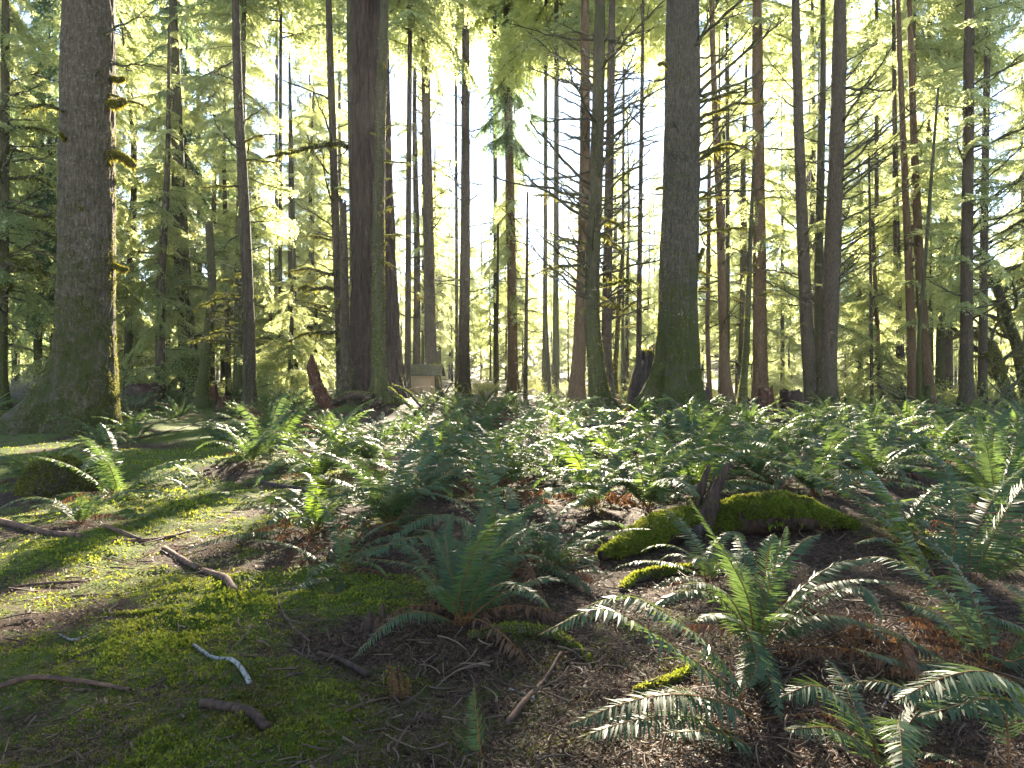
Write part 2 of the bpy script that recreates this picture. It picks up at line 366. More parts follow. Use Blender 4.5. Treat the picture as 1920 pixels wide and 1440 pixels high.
# needles, scales and leaf bits
mb = MB(); n = 170000
x, y = frustum_pts(n, 2.0, 18, rng); z, mk = ground_z(x, y); keep = mk + rng.normal(0, .18, n) < 0.62; x, y, z = x[keep], y[keep], z[keep]; n = len(x)
a = rng.uniform(0, 2 * PI, n); d1 = np.stack([np.cos(a), np.sin(a), rng.normal(0, .35, n)], 1); d2 = np.stack([-np.sin(a), np.cos(a), rng.normal(0, .5, n)], 1)
thin = rng.random(n) < .72; ln = (0.004 + 0.0017 * y) * np.where(thin, rng.uniform(.8, 2.4, n), rng.uniform(.5, 1.4, n)); wd = ln * np.where(thin, rng.uniform(.07, .14, n), rng.uniform(.3, .55, n)); c = np.stack([x, y, z + .006 + rng.random(n) * .012], 1)
V = np.stack([c - d1 * ln[:, None], c + d2 * wd[:, None], c + d1 * ln[:, None], c - d2 * wd[:, None]], 1).reshape(-1, 3)
b = np.arange(n) * 4; mb.add(V, np.stack([b, b + 1, b + 2, b + 3], 1))
tag(link('needle_litter', mb.mesh('needle_litter', M['litter'], False)), 'brown needles and cone scales littering the forest floor', 'litter', kind='stuff')
mb = MB(); n = 2600
x, y = frustum_pts(n, 2.1, 14, rng, power=1.6)
for i in range(n):
    L = U(.04, .24) * (1 if U(0, 1) > .10 else 2.0) * min(1, .35 + y[i] * .13); a = U(0, 2 * PI); k = 5
    t = np.linspace(-.5, .5, k); bend = U(-.8, .8)
    P = np.stack([x[i] + L * (t * math.cos(a) - bend * t * t * math.sin(a)), y[i] + L * (t * math.sin(a) + bend * t * t * math.cos(a)), 0 * t], 1)
    P[:, 2] = ground_h(P[:, 0], P[:, 1]) + .012 + U(0, .035) + U(-.06, .06) * t
    tube(mb, P, np.linspace(1, .5, k) * random.choice((.0009, .0013, .0018, .0026, .0042)) * (1 + y[i] * .10), 4, caps=False)
tag(link('twig_litter', mb.mesh('twig_litter', M['twig'], True)), 'fine dead twigs strewn over the forest floor', 'litter', kind='stuff')

# ------------------------------------------------------------------ fern fronds
def frond_curve(e0, e1, sway=0.0, n=40, pw=1.25):
    t = np.linspace(0, 1, n); e = np.radians(e0 + (e1 - e0) * t ** pw); ds = 1.0 / (n - 1)
    hx = np.cumsum(np.cos(e)) * ds; hz = np.cumsum(np.sin(e)) * ds
    return np.stack([hx - hx[0], sway * t * t, hz - hz[0]], 1)
def frond(mb, P, width=0.075, npin=46, hi=True, start=0.14, rng=None, droop=0.25, m_leaf=0, m_stem=1, up=None, stem_r=0.0032, ragged=0.08):
    """one fern frond along the curve P; width = length of the longest leaflet"""
    L = np.linalg.norm(np.diff(P, axis=0), axis=1).sum()
    T = unit(np.gradient(P, axis=0)); upv = np.array([0, 0, 1.0]) if up is None else up
    side = np.cross(T, upv); k = np.linalg.norm(side, axis=1) < 0.15
    ms = unit(np.cross(P[-1] - P[0], [0, 0, 1.0]) + 1e-6); side[k] = ms; side = unit(side)
    side = unit(side + 0.6 * ms * np.sign((side @ ms))[:, None]) if True else side
    N = unit(np.cross(side, T))
    tt = np.linspace(0, 1, len(P))
    ip = lambda A, t: np.stack([np.interp(t, tt, A[:, c]) for c in range(3)], -1)
    tube(mb, ip(P, np.linspace(0, 1, 14 if hi else 8)), np.linspace(1.2, .35, 14 if hi else 8) * stem_r, 5 if hi else 3, m_stem, caps=False)
    for sg in (-1, 1):
        t = start + (1 - start) * (np.arange(npin) + .5 + .25 * sg + rng.uniform(-.2, .2, npin)) / (npin + .5)
        u = (t - start) / (1 - start)
        prof = np.minimum(1, .45 + u / .12 * .55) * np.maximum(1 - u ** 2.4, 0.02) ** .8
        ok = rng.random(npin) > ragged * .35
        t, u, prof = t[ok], u[ok], prof[ok]; n = len(t)
        c, tn, sd, nn = ip(P, t), unit(ip(T, t)), unit(ip(side, t)) * sg, unit(ip(N, t))
        ln = (width * prof * rng.uniform(1 - ragged * 2, 1 + ragged, n))[:, None]
        sweep = (0.20 + 0.55 * u ** 2 + rng.normal(0, .07, n))[:, None]
        dr = (droop * rng.uniform(.4, 1.5, n) + rng.normal(0, .06, n))[:, None]
        dirv = unit(sd + tn * sweep - nn * dr * .5)
        w = (1.0 - start) * L / npin * (0.42 if hi else 0.55)
        w = np.minimum(w, ln * .35)
        tw = rng.normal(0, .22, n)[:, None] + .18
        wv = unit(tn - dirv * (tn * dirv).sum(1, keepdims=True)); wv = unit(wv * np.cos(tw) + np.cross(dirv, wv) * np.sin(tw))
        b = np.arange(n)
        if hi:
            rows = []
            for s_, ww in ((0.0, .55), (.3, 1.0), (.68, .72), (1.0, .04)):
                cc = c + dirv * ln * s_ - nn * ln * dr * s_ * s_ * .8 + tn * ln * .10 * s_ * s_
                rows += [cc - wv * w * ww, cc + wv * w * ww]
            V = np.stack(rows, 1).reshape(-1, 3); b = b * 8
            Q = np.concatenate([np.stack([b + 2 * r, b + 2 * r + 1, b + 2 * r + 3, b + 2 * r + 2], 1) for r in range(3)])
        else:
            mid = c + dirv * ln * .4 - nn * ln * dr * .15; tip = c + dirv * ln - nn * ln * dr
            V = np.stack([c, mid - wv * w, tip, mid + wv * w], 1).reshape(-1, 3); b = b * 4
            Q = np.stack([b, b + 1, b + 2, b + 3], 1)
        mb.add(V, Q, m=m_leaf)
FR = []      # shared fronds, unit length, going out along +X; (mesh, steepness at the base)
rng = np.random.default_rng(5)
for e0, e1, sw in ((84, 10, .05), (80, -15, -.08), (72, -5, .1), (74, -40, .05), (62, -25, -.1), (58, 5, .08), (50, -35, .12), (42, -20, -.05), (30, -30, .1), (20, -18, -.12), (70, -58, .08), (62, -52, -.1), (78, -38, .1)):
    for lod in (0, 1):
        for mat in ('fern', 'fern_y'):
            if mat == 'fern_y' and e0 not in (80, 62, 58, 42): continue
            b = MB(); frond(b, frond_curve(e0, e1, sw), 0.105, 52 if lod == 0 else 34, lod == 0, .13, rng, .28, ragged=.13)
            FR.append((b.mesh('frond', [M[mat], M['stipe']], lod == 0), e0, lod, mat))
DEADF = []
for e0, e1 in ((25, -60), (10, -50), (40, -85), (0, -30)):
    b = MB(); frond(b, frond_curve(e0, e1, .1), 0.07, 26, False, .2, rng, .9, ragged=.35); DEADF.append(b.mesh('dead_frond', [M['fern_dead'], M['stipe']], False))
CLUMP = []   # a whole small clump as one mesh, for the far ferns
for v in range(6):
    b = MB()
    for i in range(13 + v % 3):
        e0 = U(25, 84); P = frond_curve(e0, e0 - U(45, 100), U(-.15, .15), 16) * U(.7, 1.1); az = i * 2.4 + U(-.4, .4)
        R = np.array([[math.cos(az), -math.sin(az), 0], [math.sin(az), math.cos(az), 0], [0, 0, 1]])
        frond(b, P @ R.T, 0.09, 32, False, .13, rng, .3, stem_r=.004, m_leaf=0 if U(0, 1) > .1 else 2)
    for i in range(3):
        az = U(0, 6.3); R = np.array([[math.cos(az), -math.sin(az), 0], [math.sin(az), math.cos(az), 0], [0, 0, 1]])
        frond(b, (frond_curve(U(0, 25), -55, .1, 12) * U(.5, .7)) @ R.T, .07, 16, False, .2, rng, .8, m_leaf=2)
    CLUMP.append(b.mesh('fern_clump', [M['fern'] if v != 4 else M['fern_y'], M['stipe'], M['fern_dead']], False))

def fern(loc, label, group, size=0.9, nf=16, lod=0, yellow=0.0, dead=3, emin=20, face=None):
    r = thing('sword_fern', label, 'fern', loc, group)
    for i in range(nf):
        az = i * 2.399 + U(-.35, .35) if face is None else face + U(-1.3, 1.3)
        pick = [f for f in FR if f[2] == lod and f[3] == ('fern_y' if U(0, 1) < yellow else 'fern') and f[1] >= emin]
        f = random.choice(pick); s = size * U(.5, 1.15)
        link('frond', f[0], r, (U(-.04, .04), U(-.04, .04), -.02), (U(-.12, .12), U(-.12, .12), az), (s, s * U(.85, 1.1), s))
    for i in range(dead):
        s = size * U(.5, .85); link('dead_frond', random.choice(DEADF), r, (U(-.05, .05), U(-.05, .05), .02), (U(-.2, .2), 0, U(0, 6.3)), (s, s, s))
    return r

# ------------------------------------------------------------------ limbs, boughs, crowns
def rotz(a): c, s = math.cos(a), math.sin(a); return np.array([[c, -s, 0], [s, c, 0], [0, 0, 1]])
def rotx(a): c, s = math.cos(a), math.sin(a); return np.array([[1, 0, 0], [0, c, -s], [0, s, c]])
def roty(a): c, s = math.cos(a), math.sin(a); return np.array([[c, 0, -s], [0, 1, 0], [s, 0, c]])   # +a lifts +X towards +Z
LIMB = {'bare': [], 'stub': [], 'mossy': []}
rng = np.random.default_rng(8)
for v in range(7):            # bare limb, unit length along +X
    b = MB(); n = 12; t = np.linspace(0, 1, n); cv = U(-.12, .30)
    P = np.stack([t, U(-.12, .12) * np.sin(t * 3 + v) + .02 * rng.normal(size=n).cumsum() * .5, cv * t * t + .018 * rng.normal(size=n).cumsum()], 1); P[0] = 0
    tube(b, P, .019 * (1 - t) ** .8 + .0045, 6)
    for j in range(11):
        s = U(.2, .95); sg = random.choice((-1, 1)); c = np.array([np.interp(s, t, P[:, q]) for q in range(3)]); l = (.10 + .30 * (1 - s)) * U(.5, 1.2)
        d = unit([U(.35, .9), sg * U(.35, .9), U(-.25, .45)]); tw = np.linspace(0, 1, 5)[:, None]
        Pt = c + d * l * tw + np.array([U(-.05, .1), 0, U(-.12, .06)]) * tw ** 2 * l
        tube(b, Pt, np.linspace(.0085, .003, 5), 4, caps=False)
        if U(0, 1) < .6:
            c2 = Pt[2]; d2 = unit(d + np.array([.5, -sg * .6, U(-.3, .3)])); tube(b, c2 + d2 * l * .5 * tw, np.linspace(.005, .002, 5), 3, caps=False)
    LIMB['bare'].append(b.mesh('branch', M['limb']))
for v in range(4):            # short mossy stub
    b = MB(); t = np.linspace(0, 1, 9); P = np.stack([t, .1 * np.sin(t * 2 + v), U(-.18, .12) * t + U(.02, .16) * np.sin(t * 4 + v)], 1); P[0] = 0
    V, Q = tube(b, P, (.085, .075, .07, .08, .075, .07, .078, .07, .045), 8, rough=.35, seed=v)
    p, nn = surf_samples(V, Q, 1300, rng); tufts(b, p, nn, .042, rng, 2, .3, m=1)
    k = nn[:, 2] < -.5; tufts(b, p[k], np.tile([0, 0, -1.0], (k.sum(), 1)), .10, rng, 1, .12, m=1)
    LIMB['stub'].append(b.mesh('branch', [M['limb'], M['moss_rust']]))
for v in range(5):            # long drooping limb furred with moss
    b = MB(); n = 14; t = np.linspace(0, 1, n); P = np.stack([t, .10 * np.sin(t * 4 + v), U(.05, .25) * t - U(.2, .45) * t * t + .015 * rng.normal(size=n).cumsum()], 1); P[0] = 0
    V, Q = tube(b, P, 0.024 * (1 - t) ** .6 + .006, 6, rough=.3, seed=v)
    segs = [(V, Q)]
    for j in range(9):
        s = U(.15, .95); sg = random.choice((-1, 1)); c = np.array([np.interp(s, t, P[:, q]) for q in range(3)]); l = (.08 + .3 * (1 - s)) * U(.5, 1.3)
        d = unit([U(.3, .9), sg * U(.4, .9), U(-.5, .15)]); tw = np.linspace(0, 1, 6)[:, None]
        segs.append(tube(b, c + d * l * tw + np.array([0, 0, -.25]) * tw ** 2 * l, np.linspace(.0055, .0016, 6), 4, caps=False))
    for V, Q in segs:
        p, nn = surf_samples(V, Q, 260 if len(V) > 60 else 60, rng); tufts(b, p, nn, .018, rng, 2, .3, m=1)
        k = rng.random(len(p)) < .25; tufts(b, p[k], np.tile([0, 0, -1.0], (k.sum(), 1)), .05, rng, 1, .14, .3, m=1)
    LIMB['mossy'].append(b.mesh('branch', [M['limb'], M['moss_dk']]))

def bough_arrays(seed, twigs=30, lf=0.036, droop=.22, dens=1.35):
    """a flat drooping conifer spray of unit length along +X: leaf quads and a thin axis"""
    rng = np.random.default_rng(seed); LV = []
    ax = lambda s: np.stack([s, .05 * np.sin(s * 5 + seed), .10 * s - droop * s * s], -1)
    segs = []
    for i in range(twigs):
        s = .10 + .9 * (i + rng.random()) / twigs; sg = 1 if i % 2 else -1; l = (.40 * (1 - s) ** .75 + .07) * rng.uniform(.6, 1.15)
        if rng.random() < .10: continue
        a = math.radians(rng.uniform(42, 66)); d = np.array([math.cos(a), sg * math.sin(a), rng.normal(-.12, .16)])
        k = max(2, int(l / .028 * dens)); tt = (np.arange(k) + .3) / k
        P = ax(np.array([s]))[0] + d * l * tt[:, None] + np.array([.10, 0, -.62]) * (tt ** 2)[:, None] * l
        segs.append((P, d))
    P = ax(np.linspace(.1, 1, int(30 * dens))); segs.append((P, np.array([1., 0, -.2])))
    for P, d in segs:
        for sg in (-1, 1):
            n = len(P); base = unit(d); sdv = np.cross(base, [0, 0, 1.0]) * sg
            dirs = unit(base * rng.uniform(.5, 1.0, n)[:, None] + sdv * rng.uniform(.5, 1.0, n)[:, None] + np.stack([0 * P[:, 0], 0 * P[:, 0], rng.normal(-.3, .35, n)], 1))
            l = lf * rng.uniform(.7, 1.4, n)[:, None]; wv = unit(np.cross(dirs, rng.normal(0, .5, (n, 3)) + np.array([0, 0, 1.0]))) * l * .24
            m = P + dirs * l * .5
            LV.append(np.stack([P, m - wv, P + dirs * l, m + wv], 1))
    return np.concatenate(LV).reshape(-1, 3), ax(np.linspace(0, 1, 7))
BOUGH = [bough_arrays(s, 36 + s % 3 * 4, .046, .16 + .05 * (s % 4)) for s in range(7)]
def crown_mesh(seed, z0, z1, rmax, nb, pitch=(-15, 15), shape=.7, mat='needle', lens=(.55, 1.1), hole=None):
    rng = np.random.default_rng(seed + 100); b = MB()
    for i in range(nb):
        u = ((i + rng.random()) / nb); z = z0 + (z1 - z0) * u
        L = rmax * (1 - u) ** shape * rng.uniform(*lens) + .35
        V, axp = BOUGH[int(rng.integers(len(BOUGH)))]
        R = rotz(rng.uniform(0, 2 * PI)) @ roty(math.radians(rng.uniform(*pitch) - 6)) @ rotx(rng.normal(0, .55)) * L
        R[:, 1] *= rng.uniform(.8, 1.15) * rng.choice((-1, 1))
        W = V @ R.T + np.array([0, 0, z])
        if hole is not None:      # an opening between the boughs along a line
            c = W.reshape(-1, 4, 3).mean(1) - hole[0]; far = np.linalg.norm(c - hole[1] * (c @ hole[1])[:, None], axis=1) > hole[2]; W = W.reshape(-1, 4, 3)[far].reshape(-1, 3)
        q = np.arange(len(W) // 4) * 4
        b.add(W, np.stack([q, q + 1, q + 2, q + 3], 1), m=0)
        tube(b, axp @ R.T + np.array([0, 0, z]), np.linspace(.011, .003, 7) * max(L, 1), 4, 1, caps=False)
    return b.mesh('crown', [M[mat], M['limb']], False)
CROWN = {
    'low': [crown_mesh(1, 1.5, 27, 3.6, 74, (-34, 8), .42), crown_mesh(2, 1.0, 23, 3.2, 64, (-36, 6), .42), crown_mesh(3, 3.0, 28, 3.9, 74, (-34, 8), .42)],
    'tall': [crown_mesh(4, 7.0, 30, 3.6, 72, (-38, 12), .42), crown_mesh(5, 9, 31, 3.8, 72, (-38, 8), .42), crown_mesh(6, 6, 29, 3.4, 64, (-36, 12), .42)],
    'sparse': [crown_mesh(7, 5, 29, 2.8, 40, (-30, 18), .4), crown_mesh(8, 4, 28, 2.5, 36, (-30, 20), .4)],
    'fir': [crown_mesh(9, 7, 31, 4.0, 80, (-52, -16), .45, 'needle_d')],
    'high': [crown_mesh(21, 12.5, 28, 3.6, 46, (-34, 16), .3), crown_mesh(22, 13.0, 29, 3.9, 46, (-36, 12), .3), crown_mesh(23, 13.5, 28, 3.2, 40, (-34, 14), .3)],
    'sapling': [crown_mesh(10, .3, 4.6, 1.7, 50, (-22, 10)), crown_mesh(12, .5, 6.2, 1.9, 54, (-26, 10))],
}
# ------------------------------------------------------------------ trunks
def trunk_mesh(name, path, rad, mats, sides=12, dz=.4, flare=.3, fh=.7, roots=(), furrow=(0, 10, .5), bumpy=.04, seed=0, broken=0.0, moss_n=0, moss_z=4.0, moss_sz=.05, moss_side=None, lobes=0):
    """path: [(x, y, z)] local, bottom first; rad: [(z, radius)]"""
    path = np.array(sorted(path, key=lambda p: p[2])); zt = path[-1, 2]
    zs = np.concatenate([np.arange(-.35, min(3, zt), dz * .5), np.arange(min(3, zt), zt, dz), [zt]]) if zt > 3 else np.linspace(-.35, zt, max(6, int((zt + .35) / dz)))
    cx = np.interp(zs, path[:, 2], path[:, 0]); cyy = np.interp(zs, path[:, 2], path[:, 1])
    if len(path) > 2:
        for _ in range(6): cx[1:-1] = (cx[:-2] + cx[1:-1] * 2 + cx[2:]) / 4; cyy[1:-1] = (cyy[:-2] + cyy[1:-1] * 2 + cyy[2:]) / 4
    rz, rr = zip(*rad); r = np.interp(zs, rz, rr)
    th = np.arange(sides) * 2 * PI / sides; TH, ZZ = np.meshgrid(th, zs)
    R = np.broadcast_to(r[:, None], TH.shape).copy(); zc = np.maximum(ZZ, -.1)
    fl = flare * np.exp(-zc / fh)
    if lobes: fl = fl * (1 + .45 * np.cos(lobes * TH + seed) + .3 * np.cos((lobes + 2) * TH + 2.1 * seed))
    R += fl
    for (a, amp, h, wd) in roots:
        dth = (TH - a + PI) % (2 * PI) - PI; R += amp * np.exp(-zc / h) * np.exp(-(dth / wd) ** 2)
    if lobes: R *= 1 + (.075 * np.cos(lobes * TH + 1.3 * seed) + .05 * np.cos((lobes + 3) * TH - seed)) * np.exp(-zc / 3.5)
    P3 = np.stack([np.cos(TH) * 2, np.sin(TH) * 2, ZZ], -1).reshape(-1, 3)
    R *= 1 + bumpy * fbm(P3 * np.array([.9, .9, .8]) + seed, 3, seed).reshape(R.shape) * 2
    if furrow[0]:
        q = np.stack([np.cos(TH) * furrow[1], np.sin(TH) * furrow[1], ZZ * furrow[2] + .15 * np.sin(TH * 3 + ZZ)], -1).reshape(-1, 3)
        R += furrow[0] * (1 - 2.2 * np.abs(fbm(q, 3, seed + 5))).reshape(R.shape)
    if broken: ZZ = np.where(np.arange(len(zs))[:, None] >= len(zs) - 1, ZZ + broken * (fbm(np.stack([np.cos(th) * 2, np.sin(th) * 2, 0 * th + seed], 1), 3, seed)[None, :] * 1.6), ZZ)
    V = np.stack([cx[:, None] + R * np.cos(TH), cyy[:, None] + R * np.sin(TH), ZZ], -1).reshape(-1, 3)
    k = len(zs); i = np.arange(k - 1)[:, None] * sides; j = np.arange(sides)[None, :]; j2 = (j + 1) % sides
    Q = np.stack([i + j, i + j2, i + sides + j2, i + sides + j], -1).reshape(-1, 4)
    top = np.array([[cx[-1], cyy[-1], zt - broken * .5]]); jj = np.arange(sides)
    b = MB(); b.add(np.concatenate([V, top]), Q, np.stack([(k - 1) * sides + jj, (k - 1) * sides + (jj + 1) % sides, np.full(sides, k * sides)], 1))
    me = b.mesh(name, mats)
    mo = None
    if moss_n:
        rng = np.random.default_rng(seed + 50); p, nn = surf_samples(V, Q, moss_n, rng)
        cl = fbm(p * np.array([2.0, 2.0, .9]) + seed, 5, seed) ; pr = np.clip(1.15 - p[:, 2] / moss_z, .02, 1) * sstep(-.10, .22, cl + .16 * (1 - p[:, 2] / moss_z))
        if moss_side is not None: pr = pr * np.clip(.55 + .3 * (np.cos(np.arctan2(nn[:, 1], nn[:, 0]) - moss_side)), .05, 1)
        kk = rng.random(len(p)) < pr; mbm = MB(); tufts(mbm, p[kk] - nn[kk] * .005, nn[kk], moss_sz, rng, 2, .32, 1.0)
        if kk.sum() > 10: mo = mbm
    return me, mo

MAIN = {}   # landmark name -> (x, y)
def add_limbs(root, path, rad, spec, seed):
    rnd = random.Random(seed); path = np.array(sorted(path, key=lambda p: p[2])); rz, rr = zip(*rad)
    for (kind, n, z0, z1, l0, l1, p0, p1, azs) in spec:
        for i in range(n):
            z = z0 + (z1 - z0) * (i + rnd.random()) / n
            az = rnd.choice(azs) + rnd.uniform(-.6, .6) if azs else rnd.uniform(0, 2 * PI)
            L = rnd.uniform(l0, l1); pit = math.radians(rnd.uniform(p0, p1)); r = np.interp(z, rz, rr) * .85
            x, y = np.interp(z, path[:, 2], path[:, 0]) + r * math.cos(az), np.interp(z, path[:, 2], path[:, 1]) + r * math.sin(az)
            th = rnd.uniform(.9, 1.35) * (1.0 if kind != 'bare' else max(.6, min(1.2, 1.6 / L)))
            link('branch', rnd.choice(LIMB[kind]), root, (x, y, z), (rnd.uniform(-.5, .5), -pit, az), (L, L * th, L * th))
def tree(name, label, pts, wtop, wbase, bark, d=None, sides=14, H=24, cat='tree', group=None, limbs=(), crown=None, cscale=1.0, landmark=None, twin=None, broken=0.0, dz=.4, moss=None, moss_mat='moss_dk', seed=None, sink=0.0, **kw):
    """pts: pixels down the trunk's middle line, top first; widths in picture pixels near the top and above the root flare"""
    seed = seed if seed is not None else int(pts[0][0])
    (bx, by) = pts[-1]
    if d is None: base = G(bx, by)
    else: base = np.array([(bx - 960) / FPX * d, d, gh((bx - 960) / FPX * d, d) - sink])
    d = base[1]; path = []
    for (px, py) in pts: path.append(at(px, py, d) - base)
    path[-1][2] = 0
    zt = path[0][2]
    if H: H = max(H, .66 * d + 5)
    if H and zt < H and not broken:
        s = (path[0] - path[1]) / max(path[0][2] - path[1][2], .1); s = s * .6; s[2] = 1; path.insert(0, path[0] + s * (H - zt))
    rt, rb = wtop / 2 / FPX * d, wbase / 2 / FPX * d
    ztop_vis = min(zt, (640 / FPX) * d + CAM_Z - base[2]); zb = min(1.6, ztop_vis * .3)
    rad = [(-1, rb), (zb, rb), (ztop_vis, rt), (max(path[0][2], ztop_vis + .01), rt * (.35 if not broken and H else 1.0))]
    r = thing(name, label, cat, tuple(base), group)
    me, mo = trunk_mesh('trunk', path, rad, M[bark], sides, dz, seed=seed, broken=broken, moss_n=(moss or (0,))[0], moss_z=(moss or (0, 4))[1], moss_sz=(moss or (0, 4, .05))[2], **kw)
    link('trunk', me, r)
    if mo is not None: link('moss_coat', mo.mesh('moss_coat', M[moss_mat], False), r)
    if twin:
        p2 = [at(px, py, d - .05) - base for (px, py) in twin[0]]; r2 = twin[1] / 2 / FPX * d
        me2, _ = trunk_mesh('side_stem', p2, [(-1, r2), (2, r2), (max(p[2] for p in p2), r2 * .6)], M[bark], 10, .4, seed=seed + 1, flare=.02); link('side_stem', me2, r)
    add_limbs(r, path, rad, limbs, seed)
    if crown:
        c = link('crown', random.Random(seed).choice(CROWN[crown]), r, (path[0][0] * .5, 0, 0), (0, 0, U(0, 6.3)), (cscale, cscale, cscale))
    if landmark: MAIN[landmark] = (base[0], base[1])
    return r, base, d
W, E = PI, 0.0
A_L, A_R = [PI, PI * .8, PI * 1.2], [0.0, .6, -.6]
# the big mossy spruce at the picture's left edge, its stubs placed one by one
T1, b1, d1 = tree('spruce_tree', 'huge grey spruce with mossy foot, long left root and row of mossy stubs', [(166, 80), (163, 300), (163, 500), (160, 700), (158, 806)], 84, 92, 'bark_grey', sides=110, dz=.07,
    flare=.16, fh=1.2, roots=[(PI * .97, 2.3, 1.0, .26), (PI * 1.12, 1.0, .75, .22), (-.15, .12, .6, .5), (-1.2, .45, .5, .3), (1.5, .4, .8, .5), (-1.95, .35, .5, .25)],
    furrow=(.035, 9, 1.6), bumpy=.03, moss=(100000, 9, .034), moss_side=.4, moss_mat='moss_gold', landmark='the huge grey spruce', H=26, limbs=[('bare', 4, 9.5, 12, .8, 1.6, -10, 20, A_R), ('mossy', 1, 8.4, 8.6, 1.0, 1.1, 0, 5, A_L)])
for (px, py, ln, kind, az, pit) in ((200, 110, .9, 'bare', -.1, -14), (200, 147, .6, 'stub', -.15, -12), (203, 178, 1.1, 'mossy', -.05, -14), (196, 200, .85, 'stub', -.2, -6), (198, 299, .9, 'stub', -.15, -4), (200, 500, .62, 'stub', -.1, 6), (126, 213, 1.2, 'mossy', PI, 6), (150, 272, .5, 'stub', -1.3, 0), (170, 395, .4, 'stub', -1.1, 0)):
    p = at(px, py, d1) - b1; R0 = .62
    link('branch', random.choice(LIMB[kind]), T1, (p[0], -math.sqrt(max(0, R0 ** 2 - p[0] ** 2)) * .6, p[2]), (U(-.3, .3), -math.radians(pit), az), (ln, ln * 1.25, ln * 1.25))
# the great furrowed fir in the middle with its companions on the mound
D9 = 27.5
tree('fir_tree', 'great old fir with deeply furrowed red brown bark on the rooty mound', [(694, 80), (696, 300), (700, 500), (703, 640), (706, 738)], 58, 82, 'bark_fir', d=D9 + .6, sides=180, dz=.09,
    flare=.28, fh=1.3, lobes=5, furrow=(.13, 5.0, .30), bumpy=.03, H=30, landmark='the great furrowed fir', seed=694, roots=[(PI * .9, .3, .7, .3), (-.1, .3, .8, .3)], moss=(5000, 3.5, .05))
tree('hemlock_snag', 'green mossy stem pressed against the left side of the furrowed fir', [(661, 80), (664, 300), (668, 500), (672, 620), (676, 735)], 22, 20, 'bark_moss', d=D9 + 1.6, sides=18, H=20, seed=661,
    limbs=[('bare', 7, 6, 14, .5, 1.3, -5, 40, A_L), ('mossy', 1, 11.6, 11.7, 3.6, 3.7, 12, 14, [PI])], moss=(5000, 14, .05), flare=.1)
T10, b10, d10 = tree('hemlock_snag', 'slim mossy trunk with broken branch stubs standing before the furrowed fir', [(719, 80), (714, 180), (712, 300), (709, 480), (709, 650), (712, 752)], 18, 25, 'bark_moss', d=D9 - 1.6, sides=22, H=17, seed=718,
    limbs=[('bare', 4, 10, 13.5, .5, 1.0, 10, 45, A_R), ('mossy', 8, 5.5, 11.5, .6, 1.3, -12, 20, A_R), ('stub', 5, 5, 14, .3, .7, 10, 45, None)], moss=(9000, 14, .045), roots=[(0.0, .5, .45, .35), (PI, .35, .4, .3), (-1.5, .3, .4, .4)], flare=.12)
tree('broken_snag', 'slender brown dead trunk snapped off at the top left of furrowed fir', [(643, 376), (645, 500), (646, 620), (652, 742)], 12, 20, 'bark_brown', d=D9 - 1.0, sides=16, seed=643, broken=.35, moss=(2500, 9, .04), flare=.08, limbs=[('stub', 3, 2, 8, .2, .4, 0, 30, None)])
tree('hemlock_tree', 'tall hemlock with bare curved limbs just behind the snapped dead trunk', [(618, 80), (624, 250), (630, 440), (637, 640), (640, 740)], 13, 16, 'bark_brown', d=33, sides=14, H=24, seed=617,
    limbs=[('bare', 22, 4, 16, 1.0, 3.4, -15, 35, None), ('mossy', 5, 3, 9, 1.2, 3.0, -10, 20, A_L)], crown=None, moss=(3000, 8, .05), flare=.1)
# left group
tree('hemlock_tree', 'slim straight trunk with short dead twigs on the sunny path', [(443, 80), (447, 200), (455, 330), (462, 480), (467, 640), (468, 776)], 15, 23, 'bark_brown', d=None, sides=18, H=22, seed=443, landmark='the slim trunk by the path',
    limbs=[('mossy', 9, 2.2, 14, .5, 1.6, -12, 25, None), ('bare', 16, 3, 16, .5, 1.8, -10, 35, None), ('bare', 3, 2.6, 4.6, 1.8, 2.5, -3, 5, [PI])], crown=None, roots=[(PI * .95, .45, .4, .3), (-.3, .25, .3, .4)], moss=(4500, 5, .045), flare=.1)
tree('dead_pole', 'thin dark dead pole close beside the slim path trunk', [(452, 420), (456, 560), (461, 762)], 4, 6, 'bark_brown', d=27.0, sides=8, H=0, seed=452, flare=.02, limbs=[('mossy', 6, 2.2, 5.6, .8, 2.4, -4, 8, A_L)])
tree('maple_tree', 'thin crooked green mossy trunk curving beside the small red stump', [(391, 418), (397, 500), (398, 570), (388, 640), (382, 700), (378, 766)], 13, 19, 'bark_moss', d=None, sides=16, H=0, seed=391, landmark='the crooked mossy trunk', moss=(5000, 9, .04), flare=.1,
    limbs=[('mossy', 7, 3, 8.0, .8, 2.2, 5, 45, None)], roots=[(PI, .5, .3, .3), (0, .3, .3, .3)])
tree('hemlock_tree', 'dark leaning trunk standing back between red stump and dark stump', [(336, 380), (345, 560), (353, 650), (359, 742)], 24, 33, 'bark_moss', d=37, sides=18, H=22, seed=345, landmark='the dark leaning trunk', crown='low', flare=.15, moss=(4000, 8, .06), limbs=[('mossy', 7, 3, 10, 1, 2.2, -10, 30, None)])
tree('hemlock_tree', 'dark trunk with long drooping mossy boughs at the far left edge', [(10, 80), (8, 300), (6, 500), (0, 735)], 14, 20, 'bark_moss', d=31, sides=14, H=24, seed=10, landmark='the far left trunk',
    limbs=[('mossy', 10, 2.5, 14, 1.8, 3.6, -18, 8, A_R), ('bare', 26, 4, 17, 1.4, 3.6, -18, 26, A_R)], crown='tall', moss=(3000, 9, .05))
